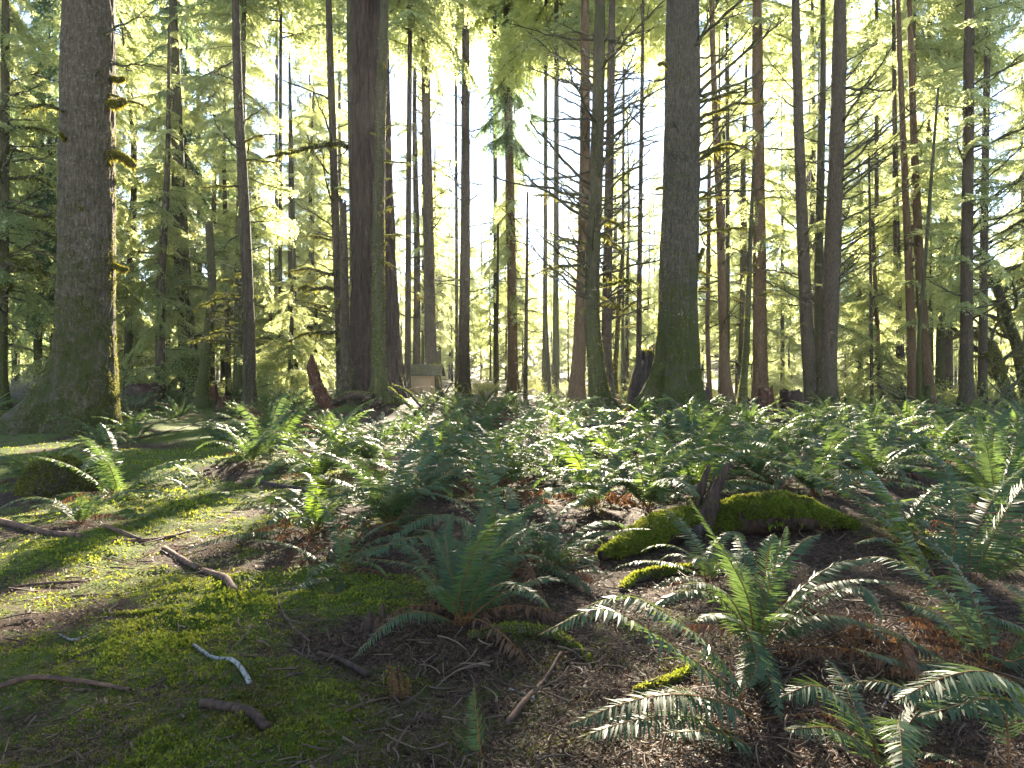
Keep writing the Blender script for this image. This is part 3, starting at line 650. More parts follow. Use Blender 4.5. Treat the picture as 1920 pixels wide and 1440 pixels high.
# middle distance
tree('fir_tree', 'straight brown trunk rising behind the little beige shed', [(797, 80), (801, 300), (804, 480), (808, 680), (813, 752)], 15, 23, 'bark_brown', d=41, sides=18, H=26, seed=797, landmark='the beige shed',
    limbs=[('bare', 26, 6, 21, .8, 3.2, -5, 38, None), ('stub', 6, 5, 18, .3, .8, 0, 30, None)], crown=None, moss=(3500, 9, .06), roots=[(-.1, .5, .3, .4)])
tree('hemlock_tree', 'slim grey brown trunk with fanning bare limbs right of the shed', [(873, 80), (873, 300), (872, 500), (870, 650), (871, 742)], 14, 21, 'bark_brown', d=43, sides=16, H=26, seed=873, landmark='the slim trunk right of the shed',
    limbs=[('bare', 34, 4, 22, .8, 3.0, -8, 36, None)], crown=None, moss=(3500, 9, .06))
SUNTREE = tree('fir_tree', 'straight trunk with dark boughs hanging below the sun', [(951, 80), (955, 300), (959, 500), (961, 640), (962, 744)], 15, 19, 'bark_orange', d=52, sides=16, H=30, seed=951, landmark='the trunk under the sun',
    limbs=[('bare', 18, 5, 17, .8, 2.4, -10, 20, None)], crown=None, moss=(3500, 9, .07))
HOLE = (np.array(cam.location) - SUNTREE[1], np.array(sdir), .58)
link('crown', crown_mesh(31, 20.0, 38, 3.3, 96, (-46, -10), .4, 'needle_d', (.45, 1.1), hole=HOLE), SUNTREE[0])
link('bough', crown_mesh(32, 6, 18, 3.8, 24, (-42, -8), .1, 'needle', (.4, 1.0)), SUNTREE[0])
tree('hemlock_sapling', 'very thin twiggy pole between the shed and the trunk under the sun', [(934, 420), (933, 560), (930, 746)], 4, 6, 'bark_brown', d=46, sides=8, H=0, seed=934, flare=.02, limbs=[('bare', 18, 2, 9, .4, 1.6, -5, 25, None)])
tree('hemlock_sapling', 'thin dark pole with many fine twigs right of the sunlit trunk', [(989, 360), (988, 500), (985, 755)], 4, 8, 'bark_brown', d=42, sides=8, H=0, seed=989, flare=.03, limbs=[('bare', 34, 1.5, 11, .5, 1.7, -10, 22, None)])
tree('dead_pole', 'leaning bare black pole standing alone before pale sunlit foliage', [(1020, 470), (1024, 600), (1032, 768)], 3.5, 7, 'bark_brown', d=30, sides=8, H=0, seed=1020, flare=.03, limbs=[('bare', 6, 1, 6, .2, .7, 10, 40, None)])
tree('hemlock_tree', 'sunlit orange barked trunk leaning left of the twin mossy trunk', [(1097, 80), (1097, 300), (1094, 480), (1087, 640), (1080, 758)], 17, 26, 'bark_orange', d=31, sides=18, H=24, seed=1097, landmark='the orange trunk', limbs=[('bare', 20, 4.5, 15, .7, 2.6, -8, 30, None)], crown=None, moss=(2500, 5, .05))
tree('hemlock_tree', 'dark mossy trunk flaring at its foot with long fanning bare limbs', [(1124, 80), (1121, 240), (1115, 400), (1110, 500), (1110, 600), (1118, 700), (1124, 776)], 22, 30, 'bark_moss', d=26.5, sides=44, dz=.15, H=22, seed=1123, landmark='the flared mossy trunk', twin=([(1112, 230), (1108, 330), (1104, 430), (1107, 520)], 8),
    limbs=[('bare', 56, 4.2, 16, 1.4, 4.4, 2, 40, A_L + A_R), ('mossy', 8, 4, 9, 1.2, 3.0, -5, 25, None), ('bare', 14, 6, 15, 1.5, 3.5, 0, 40, None)], roots=[(-.25, .75, .55, .28), (-1.5, .35, .5, .4), (PI, .35, .4, .4), (-2.3, .3, .4, .3)], moss=(9000, 6, .05), flare=.12, lobes=6)
tree('hemlock_tree', 'reddish brown trunk standing close behind the flared mossy trunk', [(1147, 80), (1143, 300), (1139, 500), (1137, 640), (1140, 762)], 14, 20, 'bark_brown', d=31.5, sides=16, H=24, seed=1147, limbs=[('bare', 50, 4, 17, .8, 3.4, 0, 40, None)], crown=None)
tree('hemlock_sapling', 'very slender dark trunk between the flared trunk and broad trunk', [(1205, 80), (1202, 300), (1199, 500), (1197, 756)], 6, 11, 'bark_brown', d=33, sides=10, H=19, seed=1205, flare=.04, limbs=[('bare', 34, 3, 16, .5, 2.0, 0, 35, None)], crown=None, cscale=.7)
# the broad mossy trunk right of the middle
T20, b20, d20 = tree('spruce_tree', 'broad mossy spruce trunk with fluted flaring foot among the ferns', [(1280, 80), (1279, 250), (1275, 420), (1271, 560), (1270, 690), (1266, 795)], 60, 72, 'bark_main', d=24.2, sides=110, dz=.07,
    flare=.30, fh=1.1, lobes=6, roots=[(PI * 1.02, .85, .75, .26), (-2.35, .45, .8, .2), (-1.35, .35, .7, .22), (-.15, .35, .8, .28), (-1.9, .2, 1.4, .16), (-.8, .25, .9, .18)], furrow=(.040, 7, 1.0), bumpy=.035, moss=(70000, 8.0, .034), H=26, landmark='the broad mossy spruce', seed=1280,
    limbs=[('mossy', 4, 8.6, 12.5, 1.3, 2.6, 12, 32, [0.1, -.2]), ('bare', 22, 7.5, 14, 1.5, 4.2, 12, 38, A_R), ('bare', 5, 8, 13, .6, 1.4, -5, 20, A_L)])
for (px, py, ln, kind, az, pit) in ((1248, 133, .6, 'stub', -2.5, 0), (1313, 192, 2.0, 'mossy', .1, 24), (1309, 300, 1.2, 'mossy', -.4, 30), (1312, 374, 1.1, 'mossy', -.1, 8), (1311, 395, .5, 'stub', -.2, 12), (1312, 412, .5, 'stub', -.1, 4), (1312, 440, 1.9, 'mossy', .05, 14), (1310, 543, .42, 'stub', -.1, 6), (1245, 358, .4, 'stub', PI, 0), (1300, 500, .8, 'stub', -1.0, 45), (1311, 510, .4, 'stub', 0.0, -5)):
    p = at(px, py, d20) - b20
    link('branch', random.choice(LIMB[kind]), T20, (p[0], -math.sqrt(max(0, .66 ** 2 - p[0] ** 2)) * .5, p[2]), (U(-.3, .3), -math.radians(pit), az), (ln, ln, ln))
# right side
tree('hemlock_sapling', 'thin brown trunk just right of the broad mossy spruce', [(1330, 300), (1328, 480), (1326, 620), (1332, 772)], 7, 9, 'bark_orange', d=33, sides=10, H=0, seed=1330, flare=.03, limbs=[('bare', 18, 3, 12, .5, 1.6, 0, 35, None)])
tree('hemlock_tree', 'slim brown trunk bending gently at its foot, second right of broad spruce', [(1336, 80), (1342, 250), (1350, 420), (1354, 560), (1358, 680), (1368, 775)], 10, 17, 'bark_orange', d=31, sides=14, H=22, seed=1338, limbs=[('bare', 24, 3.5, 15, .6, 2.3, -5, 35, None)], crown=None)
tree('maple_sapling', 'thin leaning green stem in front of the leafy trunk', [(1414, 300), (1408, 420), (1404, 540), (1398, 680), (1386, 788)], 5, 13, 'bark_moss', d=26, sides=12, H=0, seed=1414, flare=.05, moss=(2500, 9, .04), limbs=[('mossy', 9, 3.5, 9, .5, 1.3, 0, 45, None)])
tree('hemlock_tree', 'trunk wrapped in drooping needle sprays above two low red stumps', [(1420, 80), (1422, 300), (1424, 480), (1425, 640), (1426, 768)], 19, 26, 'bark_orange', d=34, sides=18, H=24, seed=1420, landmark='the leafy trunk above the red stumps', limbs=[('bare', 20, 5, 17, .8, 2.6, -5, 30, None)], crown='sparse', cscale=1.0, moss=(3500, 9, .06))
tree('spruce_tree', 'straight grey brown trunk joined at its foot with the stouter one', [(1493, 80), (1498, 250), (1504, 420), (1510, 560), (1517, 680), (1526, 768)], 16, 24, 'bark_brown', d=32.5, sides=20, H=24, seed=1495, limbs=[('bare', 32, 5, 17, .8, 3.2, 5, 38, None), ('mossy', 3, 2.5, 6, .5, 1.2, -10, 20, A_L)], crown=None, moss=(4000, 6, .05))
tree('spruce_tree', 'stout straight trunk with many rising limbs behind the ferns', [(1574, 80), (1570, 250), (1563, 420), (1557, 560), (1552, 690), (1550, 772)], 25, 31, 'bark_brown', d=32, sides=24, H=26, seed=1575, landmark='the stout straight trunk',
    limbs=[('bare', 40, 6, 17.5, 1.6, 4.6, 16, 42, A_R), ('bare', 12, 6, 17, .8, 2.4, 5, 35, None)], crown=None, roots=[(0, .5, .4, .4), (PI, .4, .4, .4)], moss=(5000, 6, .05))
tree('dead_pole', 'thin straight bare pole halfway between stout trunk and leaning pair', [(1629, 265), (1632, 480), (1635, 772)], 4, 6, 'bark_brown', d=35, sides=8, H=0, seed=1630, flare=.02, limbs=[('bare', 16, 3, 13, .4, 1.3, 0, 30, None)])
tree('hemlock_sapling', 'thin trunk tilting beside the straight bare pole', [(1636, 400), (1641, 540), (1647, 660), (1655, 775)], 6, 9, 'bark_orange', d=36, sides=8, H=0, seed=1640, flare=.03, crown='sapling', cscale=1.5, limbs=[('bare', 12, 2, 8, .4, 1.5, -5, 25, None)])
tree('hemlock_tree', 'narrow pale brown trunk left of the leaning red trunks', [(1677, 200), (1680, 400), (1684, 560), (1692, 772)], 8, 15, 'bark_brown', d=37, sides=12, H=20, seed=1680, limbs=[('bare', 16, 4, 16, .5, 1.8, -5, 25, None)], crown='sparse', cscale=.8)
tree('hemlock_tree', 'tall reddish trunk leaning right, left one of the close pair', [(1686, 80), (1695, 300), (1703, 480), (1709, 640), (1714, 776)], 9, 16, 'bark_orange', d=33, sides=14, H=22, seed=1688, landmark='the leaning red pair', limbs=[('bare', 12, 6, 16, .5, 1.8, -5, 25, None)])
tree('hemlock_tree', 'tall reddish trunk leaning right, right one of the close pair', [(1707, 80), (1715, 300), (1723, 480), (1733, 640), (1741, 778)], 10, 19, 'bark_orange', d=33.5, sides=14, H=22, seed=1707, limbs=[('bare', 12, 6, 16, .5, 1.8, -5, 25, None)], crown='sparse', cscale=.9)
tree('dead_pole', 'slender black pole leaning across the pair of red trunks', [(1759, 165), (1745, 350), (1732, 520), (1723, 640), (1724, 776)], 4, 9, 'bark_moss', d=31, sides=8, H=0, seed=1759, flare=.03)
tree('dead_pole', 'very thin upright pole right of the leaning red trunks', [(1746, 440), (1744, 560), (1743, 772)], 3, 4, 'bark_brown', d=36, sides=6, H=0, seed=1746, flare=.01)
tree('spruce_tree', 'straight isolated trunk near the right edge with rising side limbs', [(1817, 80), (1815, 300), (1813, 480), (1812, 640), (1813, 782)], 17, 21, 'bark_brown', d=31, sides=18, H=24, seed=1815, landmark='the isolated trunk near the right edge',
    limbs=[('bare', 34, 4.5, 16, 1.2, 4.0, 8, 36, A_R), ('bare', 8, 5, 15, .8, 2, 0, 30, None)], crown='sparse', moss=(3500, 6, .05))
tree('maple_tree', 'crooked yellow mossy maple arching away at the far right', [(1842, 480), (1868, 540), (1892, 590), (1870, 640), (1850, 640), (1868, 690), (1890, 735), (1900, 780)][3:], 20, 22, 'bark_moss', d=38, sides=16, H=0, seed=1842, moss=(6000, 12, .06), moss_mat='moss_rust', flare=.06,
    limbs=[('mossy', 10, 1.5, 4.4, 1.5, 4.2, 15, 60, None)])
tree('maple_tree', 'mossy bare maple with spreading crooked limbs behind the isolated trunk', [(1840, 470), (1862, 520), (1882, 575), (1905, 640), (1930, 775)], 14, 20, 'bark_moss', d=40, sides=14, H=0, seed=1855, moss=(6000, 14, .06), moss_mat='moss_rust', flare=.06,
    limbs=[('mossy', 16, 4, 11, 1.8, 4.8, 10, 55, None)])
tree('maple_tree', 'knobbly mossy sapling stem between reddish trunk and slender trunk', [(1168, 470), (1160, 560), (1157, 640), (1152, 700), (1156, 768)], 7, 10, 'bark_moss', d=37, sides=12, H=0, seed=1168, moss=(3000, 12, .06), moss_mat='moss_rust', flare=.04, limbs=[('mossy', 9, 2, 9, .8, 2.4, 15, 55, None)])
# ------------------------------------------------------------------ background trees
def near_landmark(x, y):
    return min(MAIN.items(), key=lambda kv: (x - kv[1][0]) ** 2 * 2.0 + (y - kv[1][1]) ** 2 * .3)[0]
BG_SEEN = {}
def rel_label(kind, x, y, extra=""):
    lm = near_landmark(x, y); lx, ly = MAIN[lm]
    a, b = x / y * FPX, lx / ly * FPX
    side = 'left of' if a < b - 12 else 'right of' if a > b + 12 else 'in line with'
    k = (kind, side, lm); BG_SEEN[k] = BG_SEEN.get(k, 0) + 1
    return k, BG_SEEN[k]
rnd = random.Random(23)
TRUNKS = []
for v in range(5):
    pth = [(0, 0, 0), (.1 * rnd.uniform(-1, 1), .1, 8), (.5 * rnd.uniform(-1, 1), .2, 17), (.6 * rnd.uniform(-1, 1), .3, 26)]
    for bk in ('bark_brown', 'bark_moss'):
        TRUNKS.append(trunk_mesh('trunk', pth, [(-1, .27), (2, .25), (12, .19), (26, .05)], M[bk], 10, .8, seed=v + 3, flare=.12, fh=.6)[0])
BG_POS = []
def bg_tree(x, y, sort, sc, wsc=1.0):
    k = {'low': 'leafy hemlock', 'tall': 'tall straight hemlock', 'sparse': 'thinly branched hemlock', 'fir': 'dark fir', 'sapling': 'young hemlock', 'high': 'high crowned hemlock'}[sort]
    BG_POS.append((x, y, sort, sc, wsc, k))
tries = 0
def clear_of_main(x, y, r): return all((x - a) ** 2 + (y - b) ** 2 > r * r for a, b in MAIN.values())
SUNPX = 980
while len(BG_POS) < 78 and tries < 6000:
    tries += 1
    y = 33 + 33 * rnd.random(); px = rnd.uniform(-60, 1980); x = (px - 960) / FPX * y
    if not clear_of_main(x, y, 2.2) or -14.5 < x < -8.5 or (-8.5 < x < -6.5 and rnd.random() < .9) or -6.5 < x < -1.0 or 1.2 < x < 9.8 or (9.8 <= x < 13.5 and y < 55): continue
    left = px < 640
    if any((x - a) ** 2 + (y - b) ** 2 < (4.6 if left else 5.6) ** 2 for a, b, *_ in BG_POS): continue
    if 740 < px < 850 and y < 46: continue
    if 925 < px < 1040: continue
    mid = 700 < px < 1280
    if mid and (rnd.random() < .5 or any((x - a) ** 2 + (y - b) ** 2 < 36 for a, b, *_ in BG_POS)): continue
    s = rnd.random() if not mid else .95 - .5 * left
    sort = ('low' if s < .10 else 'tall' if s < .55 else 'sparse' if s < .9 else 'fir') if left else ('tall' if s < .5 else 'sparse')
    bg_tree(x, y, sort, rnd.uniform(.85, 1.25), rnd.uniform(.6, 1.35))
for i in range(32):      # high canopies filling the top of the view
    for __ in range(60):
        y = rnd.uniform(37, 60); px = -40 + 2000 * (i + rnd.random()) / 32; x = (px - 960) / FPX * y
        if clear_of_main(x, y, 2.0) and all((x - a) ** 2 + (y - b) ** 2 > 9 for a, b, *_ in BG_POS) and not 945 < px < 1015 and not -13.8 < x < -9.5 and not -3.5 < x < -1.5: break
    else: continue
    if (px > 1250 or px < 420) and i % 2: continue
    bg_tree(x, y, 'high', y / 27 * rnd.uniform(.95, 1.1), rnd.uniform(.5, .9))
for i in range(42):      # trees at the far edge of the stand, against the open valley
    px = 360 + 1620 * (i + rnd.random()) / 42; y = rnd.uniform(84, 112)
    bg_tree((px - 960) / FPX * y, y, rnd.choice(('low', 'tall', 'sparse', 'low')), rnd.uniform(.9, 1.2), rnd.uniform(.5, .9))
for i in range(12):      # the tallest ones, far behind
    px = 640 + 640 * (i + rnd.random()) / 12; y = rnd.uniform(113, 126)
    if abs(px - 980) < 30: continue
    bg_tree((px - 960) / FPX * y, y, rnd.choice(('low', 'tall', 'low')), rnd.uniform(1.3, 1.5), rnd.uniform(.7, 1.0))
for _ in range(26):      # young hemlocks low between the trunks
    for __ in range(50):
        px = rnd.choice((rnd.uniform(-20, 640), rnd.uniform(1150, 1950))); y = rnd.uniform(34, 62) if px < 700 else rnd.uniform(48, 68); x = (px - 960) / FPX * y
        if clear_of_main(x, y, 1.6) and all((x - a) ** 2 + (y - b) ** 2 > 4 for a, b, *_ in BG_POS): break
    bg_tree(x, y, 'sapling', rnd.uniform(.8, 1.5), .35)
for (px, y, sort, sc) in ((545, 34, 'sapling', 1.55), (510, 40, 'sapling', 1.7), (590, 46, 'sapling', 1.6), (300, 35, 'low', .8), (240, 38, 'low', .85), (70, 42, 'low', .9)):
    bg_tree((px - 960) / FPX * y, y, sort, sc, .6 if sort == 'sapling' else 1.0)
BG_POS.sort(key=lambda t: t[1])
for (x, y, sort, sc, wsc, k) in BG_POS:
    key, n = rel_label(k, x, y)
    word = '' if n == 1 else ORD[n - 1] + ' from it'
    lab = f"{k} beyond and {key[1]} {key[2]}" + (f", {word}" if word else ", nearest")
    lab = ' '.join(lab.split()[:16])
    r = thing({'fir': 'fir_tree', 'sapling': 'hemlock_sapling'}.get(sort, 'hemlock_tree'), lab, 'tree', (x, y, gh(x, y) - .1), 'conifers of the deeper forest', rnd.uniform(0, 6.3))
    link('trunk', rnd.choice(TRUNKS), r, (0, 0, 0), (0, 0, rnd.uniform(0, 6.3)), (wsc, wsc, {'sapling': .22 * sc, 'high': 1.12 * sc}.get(sort, sc)))
    link('crown', rnd.choice(CROWN[sort]), r, (0, 0, .07 * y if sort == 'high' else 0), (0, 0, rnd.uniform(0, 6.3)), (sc, sc, sc))
    if sort in ('tall', 'sparse') and y < 60:
        for i in range(9):
            z = rnd.uniform(2.5, 10); L = rnd.uniform(.8, 2.6); az = rnd.uniform(0, 6.3)
            link('branch', rnd.choice(LIMB['bare']), r, (.15 * wsc * math.cos(az), .15 * wsc * math.sin(az), z), (0, -math.radians(rnd.uniform(-12, 28)), az), (L, L, L))
# the far wooded slope, one mass
b = MB(); rg = np.random.default_rng(4)
for i in range(420):
    y = rg.uniform(115, 330); x = rg.uniform(-.95, .95) * y; z = gh(x, y); h = rg.uniform(14, 24); n = 90
    u = rg.random(n) ** .8; rr = (1 - u) * h * .2 * rg.uniform(.5, 1.1, n) + .3; a = rg.uniform(0, 6.3, n)
    c = np.stack([x + rr * np.cos(a), y + rr * np.sin(a), z + h * (.1 + .9 * u)], 1)
    d = np.stack([np.cos(a), np.sin(a), np.full(n, -.35)], 1) * rg.uniform(.6, 1.6, n)[:, None]; sd = unit(np.cross(d, rg.normal(size=(n, 3)))) * rg.uniform(.3, .7, n)[:, None]
    V = np.stack([c - d, c + sd, c + d, c - sd], 1).reshape(-1, 3); q = np.arange(n) * 4
    b.add(V, np.stack([q, q + 1, q + 2, q + 3], 1))
tag(link('far_woods', b.mesh('far_woods', M['needle'], False)), 'far wooded slope glimpsed between the trunks', 'woods', kind='stuff')

# ------------------------------------------------------------------ shrubs
def shrub_mesh(seed, leafy):
    rg = np.random.default_rng(seed); b = MB()
    for i in range(26):
        a = rg.uniform(0, 6.3); el = rg.uniform(.35, 1.4); L = rg.uniform(.7, 1.5); t = np.linspace(0, 1, 7)[:, None]
        d = np.array([math.cos(a) * math.cos(el), math.sin(a) * math.cos(el), math.sin(el)])
        P = d * L * t + np.array([math.cos(a), math.sin(a), -.5]) * .35 * L * t * t + rg.normal(0, .012, (7, 3)).cumsum(0)
        tube(b, P, np.linspace(.008, .002, 7), 4, 0, caps=False)
        for j in range(6):
            c = P[int(rg.integers(2, 7))]; dd = unit(d + rg.normal(0, .7, 3)); l = rg.uniform(.12, .4)
            tube(b, c + dd * l * np.linspace(0, 1, 4)[:, None], np.linspace(.004, .0015, 4), 3, 0, caps=False)
            if leafy:
                n = 6; p = c + dd * l * rg.uniform(.2, 1, n)[:, None]; e = unit(rg.normal(size=(n, 3))); s = unit(np.cross(e, rg.normal(size=(n, 3))))
                V = np.stack([p, p + e * .03 + s * .02, p + e * .065, p + e * .03 - s * .02], 1).reshape(-1, 3); q = np.arange(n) * 4
                b.add(V, np.stack([q, q + 1, q + 2, q + 3], 1), m=1)
    return b.mesh('stems', [M['pale_twig'], M['shrub']], False)
SH = [shrub_mesh(s, 0) for s in (1, 2, 3)] + [shrub_mesh(s, 1) for s in (4, 5, 6)]
cnt = {}
for (p0, p1, y0, y1, n, leafy, s0, s1) in ((-20, 125, 33, 46, 14, 0, 1.0, 1.7), (215, 330, 34, 44, 7, 0, .9, 1.4), (1580, 1960, 35, 52, 24, 1, .9, 1.9), (850, 1100, 40, 60, 14, 1, .8, 1.5), (1130, 1500, 38, 60, 14, 1, .9, 1.7), (400, 560, 42, 60, 8, 1, .8, 1.4)):
    for i in range(n):
        y = rnd.uniform(y0, y1); px = rnd.uniform(p0, p1); x = (px - 960) / FPX * y; s = rnd.uniform(s0, s1)
        key, q = rel_label(('leafy' if leafy else 'bare pale') + ' shrub', x, y)
        o = link('shrub', rnd.choice(SH[3:] if leafy else SH[:3]), None, (x, y, gh(x, y) - .05), (0, 0, rnd.uniform(0, 6.3)), (s, s, s * rnd.uniform(.8, 1.2)))
        tag(o, f"{key[0]} {key[1]} {key[2]}, {ORD[q - 1]} one", 'shrub', 'shrubs at the back of the forest')

# ------------------------------------------------------------------ stumps, snags, shed, logs
def stump(name, label, px, py, wpx, hpx, mat, d=None, broken=.25, lean=0.0, moss=0, group=None, landmark=None, seed=1, top=.75, sides=30, sink=0.0):
    base = G(px, py) if d is None else np.array([(px - 960) / FPX * d, d, gh((px - 960) / FPX * d, d) - sink]); d = base[1]
    h = hpx / FPX * d; r = wpx / 2 / FPX * d
    o = thing(name, label, 'stump', tuple(base), group)
    path = [(0, 0, 0), (lean * h * .5, 0, h * .5), (lean * h, 0, h)]
    me, _ = trunk_mesh('trunk', path, [(-1, r * 1.1), (h * .3, r), (h, r * top)], M[mat], sides, h / 26, flare=r * .35, fh=h * .3, lobes=5, bumpy=.16, furrow=(r * .38, 4.5, 2.6 / max(h, .2)), seed=seed, broken=broken * h)
    link('trunk', me, o)
    if moss:
        rg = np.random.default_rng(seed); b = MB(); a = rg.uniform(0, 6.3, moss); rr = r * top * np.sqrt(rg.random(moss)) * 1.08
        hh = .22 * r * (1 - (rr / (r * top * 1.1)) ** 2)
        p = np.stack([lean * h + rr * np.cos(a), rr * np.sin(a), h + hh + .12 * r * rg.normal(size=moss) - .1 * r], 1); nn = unit(np.stack([np.cos(a) * rr / r, np.sin(a) * rr / r, np.full(moss, .6)], 1))
        tufts(b, p - nn * .01, nn, min(.055, r * .16), rg, 3, .32); link('moss_cap', b.mesh('moss_cap', M['moss_dk'], False), o)
    if landmark: MAIN[landmark] = (base[0], base[1])
    return o
stump('rotten_stump', 'broad dark stump behind the ferns right of the huge spruce', 271, 742, 42, 42, 'rot', d=33, seed=2, broken=.15, top=.9, landmark='the dark stump')
stump('rotten_stump', 'narrow red rotten stump right behind the crooked mossy trunk', 397, 744, 17, 34, 'rot_red', d=35, seed=3, broken=.3)
stump('rotten_stump', 'low crumbling red stump right of the crooked mossy trunk', 419, 772, 22, 22, 'rot_red', seed=4, broken=.5, top=.5)
stump('rotten_snag', 'tall black rotten stump with mossy top hugging the broad spruce', 1204, 775, 40, 112, 'black_wood', d=26.5, seed=5, lean=.10, moss=1500, broken=.22, top=.62, sides=48)
stump('rotten_stump', 'black splintered stub at the right foot of the broad spruce', 1319, 775, 17, 44, 'black_wood', d=25.2, seed=6, broken=.3)
stump('rotten_stump', 'upright red rotten stump in front of the leafy trunk', 1432, 778, 28, 44, 'rot_red', d=31, seed=7, lean=.06, broken=.25, top=.55)
stump('rotten_stump', 'low dark red stump left of the upright red one', 1412, 778, 24, 26, 'rot', d=29.5, seed=8, broken=.3)
stump('rotten_stump', 'blunt brown stump leaning left of the stout straight trunk', 1494, 774, 38, 42, 'rot', d=31, seed=9, lean=-.25, broken=.12, top=.62)
stump('rotten_stump', 'little pointed post stump below the blunt brown stump', 1475, 782, 6, 22, 'rot_red', d=28, seed=10, broken=.2, sides=12)
stump('broken_post', 'short mossy broken post before the leaning red trunks', 1738, 778, 11, 52, 'bark_moss', d=31.5, seed=11, broken=.05, top=.9, sides=14)
stump('rotten_stump', 'small mossy stob standing in front of the stout straight trunk', 1587, 790, 7, 36, 'bark_moss', d=26, seed=12, broken=.2, sides=10)
stump('rotten_stump', 'dark rotten block with level top amid the central ferns', 1088, 862, 48, 50, 'black_wood', d=13.4, seed=13, broken=.06, top=.95)
stump('rotten_stump', 'dim black stump by the left edge of the deep forest', 488, 742, 22, 36, 'black_wood', d=40, seed=14)
# curved broken horn of wood on the mound
def snag_curve(name, label, pix, d, radii, mat, cat='snag', rough=.5, seed=1, moss=0, n=48, sides=16, dd=None):
    P = np.array([at(px, py, d if dd is None else dd[i]) for i, (px, py) in enumerate(pix)]); base = P[0].copy()
    C_ = catmull(P, n) - base; b = MB(); R = np.interp(np.linspace(0, 1, n), np.linspace(0, 1, len(radii)), radii)
    V, Q = tube(b, C_, R, sides, rough=rough, seed=seed, noise_sc=3.0 / max(radii))
    o = link(name, b.mesh(name, M[mat]), None, tuple(base)); tag(o, label, cat)
    if moss:
        rg = np.random.default_rng(seed); p, nn = surf_samples(V, Q, moss, rg); k = nn[:, 2] > .25 + .3 * rg.normal(size=len(p)) * .5
        m2 = MB(); tufts(m2, p[k], nn[k], .035 if d > 15 else .02, rg, 3, .3); link('moss_coat', m2.mesh('moss_coat', M['moss'], False), o)
    return o
snag_curve('broken_snag', 'curved red broken trunk shell rising like a horn on mound', [(632, 775), (610, 752), (594, 722), (586, 692), (584, 664)], 25.6, (.30, .27, .25, .22, .05), 'rot_red', rough=.35, seed=3, sides=22, moss=500)
snag_curve('root', 'thick mossy root sloping right from the fir mound', [(726, 728), (752, 748), (778, 768), (800, 784)], 25.0, (.10, .08, .07, .04), 'limb', 'root', moss=900, seed=4)
snag_curve('root', 'thin pale root arching down the right side of fir mound', [(735, 722), (765, 735), (785, 758), (806, 776)], 24.6, (.05, .045, .04, .02), 'limb', 'root', moss=500, seed=5)
snag_curve('root', 'short black root running left along the fir mound', [(700, 745), (660, 740), (630, 752), (612, 775)], 25.4, (.17, .14, .12, .06), 'rot', 'root', seed=6, moss=900)
snag_curve('root', 'low black root under the slim mossy trunk', [(712, 752), (690, 766), (660, 780), (640, 792)], 24.8, (.17, .13, .10, .05), 'rot', 'root', seed=7, moss=700)
snag_curve('fallen_log', 'dark rotten log fallen from the rotten stump toward the ferns', [(1200, 762), (1180, 792), (1160, 815), (1135, 834)], 20, (.20, .16, .14, .08), 'black_wood', 'log', seed=8, dd=(25.5, 21, 18, 16))
snag_curve('fallen_log', 'reddish rotting log lying below the broad spruce', [(1308, 785), (1330, 805), (1352, 828), (1368, 850)], 20, (.14, .17, .15, .08), 'rot_red', 'log', seed=9, dd=(23, 20, 18, 16))
def splinters(name, label, px, py, wpx, hpx, mat, n=9, lean=(0, 0), seed=1, cat='stump', moss=0, d=None, mm='moss'):
    """a decayed broken stub: a ring of upright wood shards of uneven height"""
    base = G(px, py) if d is None else at(px, py, d); d = base[1]; h = hpx / FPX * d; r = wpx / 2 / FPX * d; rg = np.random.default_rng(seed); b = MB(); acc = []
    for i in range(n):
        a = i * 2.399 + rg.uniform(-.4, .4); rr = r * (.25 + .55 * ((i * .618) % 1)); hh = h * rg.uniform(.35, 1.0) * (1 if i else 1.0 / .9)
        t = np.linspace(0, 1, 14)[:, None]; c0 = np.array([rr * math.cos(a), rr * math.sin(a), -.06])
        P = c0 + np.array([lean[0] * hh + rr * .25 * math.cos(a), lean[1] * hh + rr * .25 * math.sin(a), hh + .06]) * t + rg.normal(0, .012 * r / .06, (14, 3)).cumsum(0) * .25
        V, Q = tube(b, P, r * rg.uniform(.34, .6) * (1 - t[:, 0] ** 1.6) ** .7 + r * .04, 7, rough=.75, seed=seed * 31 + i, noise_sc=.9 / r)
        acc.append((V, Q))
    o = link(name, b.mesh(name, M[mat], True), None, tuple(base)); tag(o, label, cat)
    if moss:
        m2 = MB()
        for V, Q in acc:
            p, nn = surf_samples(V, Q, moss // n, rg); k = (fbm(p * .5 / r + seed, 3, seed) > .02) & (p[:, 2] < h * .8); 
            if k.sum(): tufts(m2, p[k], nn[k], min(.05, r * .16), rg, 3, .32)
        link('moss_coat', m2.mesh('moss_coat', M[mm], False), o)
    return o
# hut
def prism(mb, x0, x1, y0, y1, z0, z1, m=0):
    V = [(x0, y0, z0), (x1, y0, z0), (x1, y1, z0), (x0, y1, z0), (x0, y0, z1), (x1, y0, z1), (x1, y1, z1), (x0, y1, z1)]
    mb.add(V, [(0, 1, 5, 4), (1, 2, 6, 5), (2, 3, 7, 6), (3, 0, 4, 7), (4, 5, 6, 7), (3, 2, 1, 0)], m=m)
dS = 38.0; xs = (757 - 960) / FPX * dS; zs = gh(xs, dS)
zw0 = zs - .1; zw1 = at(0, 703, dS)[2]
shed = thing('shed', 'little beige shed with mossy shingle roof beside the great fir', 'shed', (xs, dS, zs))
k = NT('beige_boards'); v = k.coords((14, 14, 1)); n_ = k.noise(v, 2, 4)
M['beige'] = k.done(k.principled(k.ramp(n_, [(.3, (.48, .30, .155)), (.7, (.62, .42, .24))]), .8, .2, bump=n_, bump_d=.01))
k = NT('mossy_shingles'); v = k.coords((5, 5, 9)); n_ = k.noise(v, 3, 7, .7)
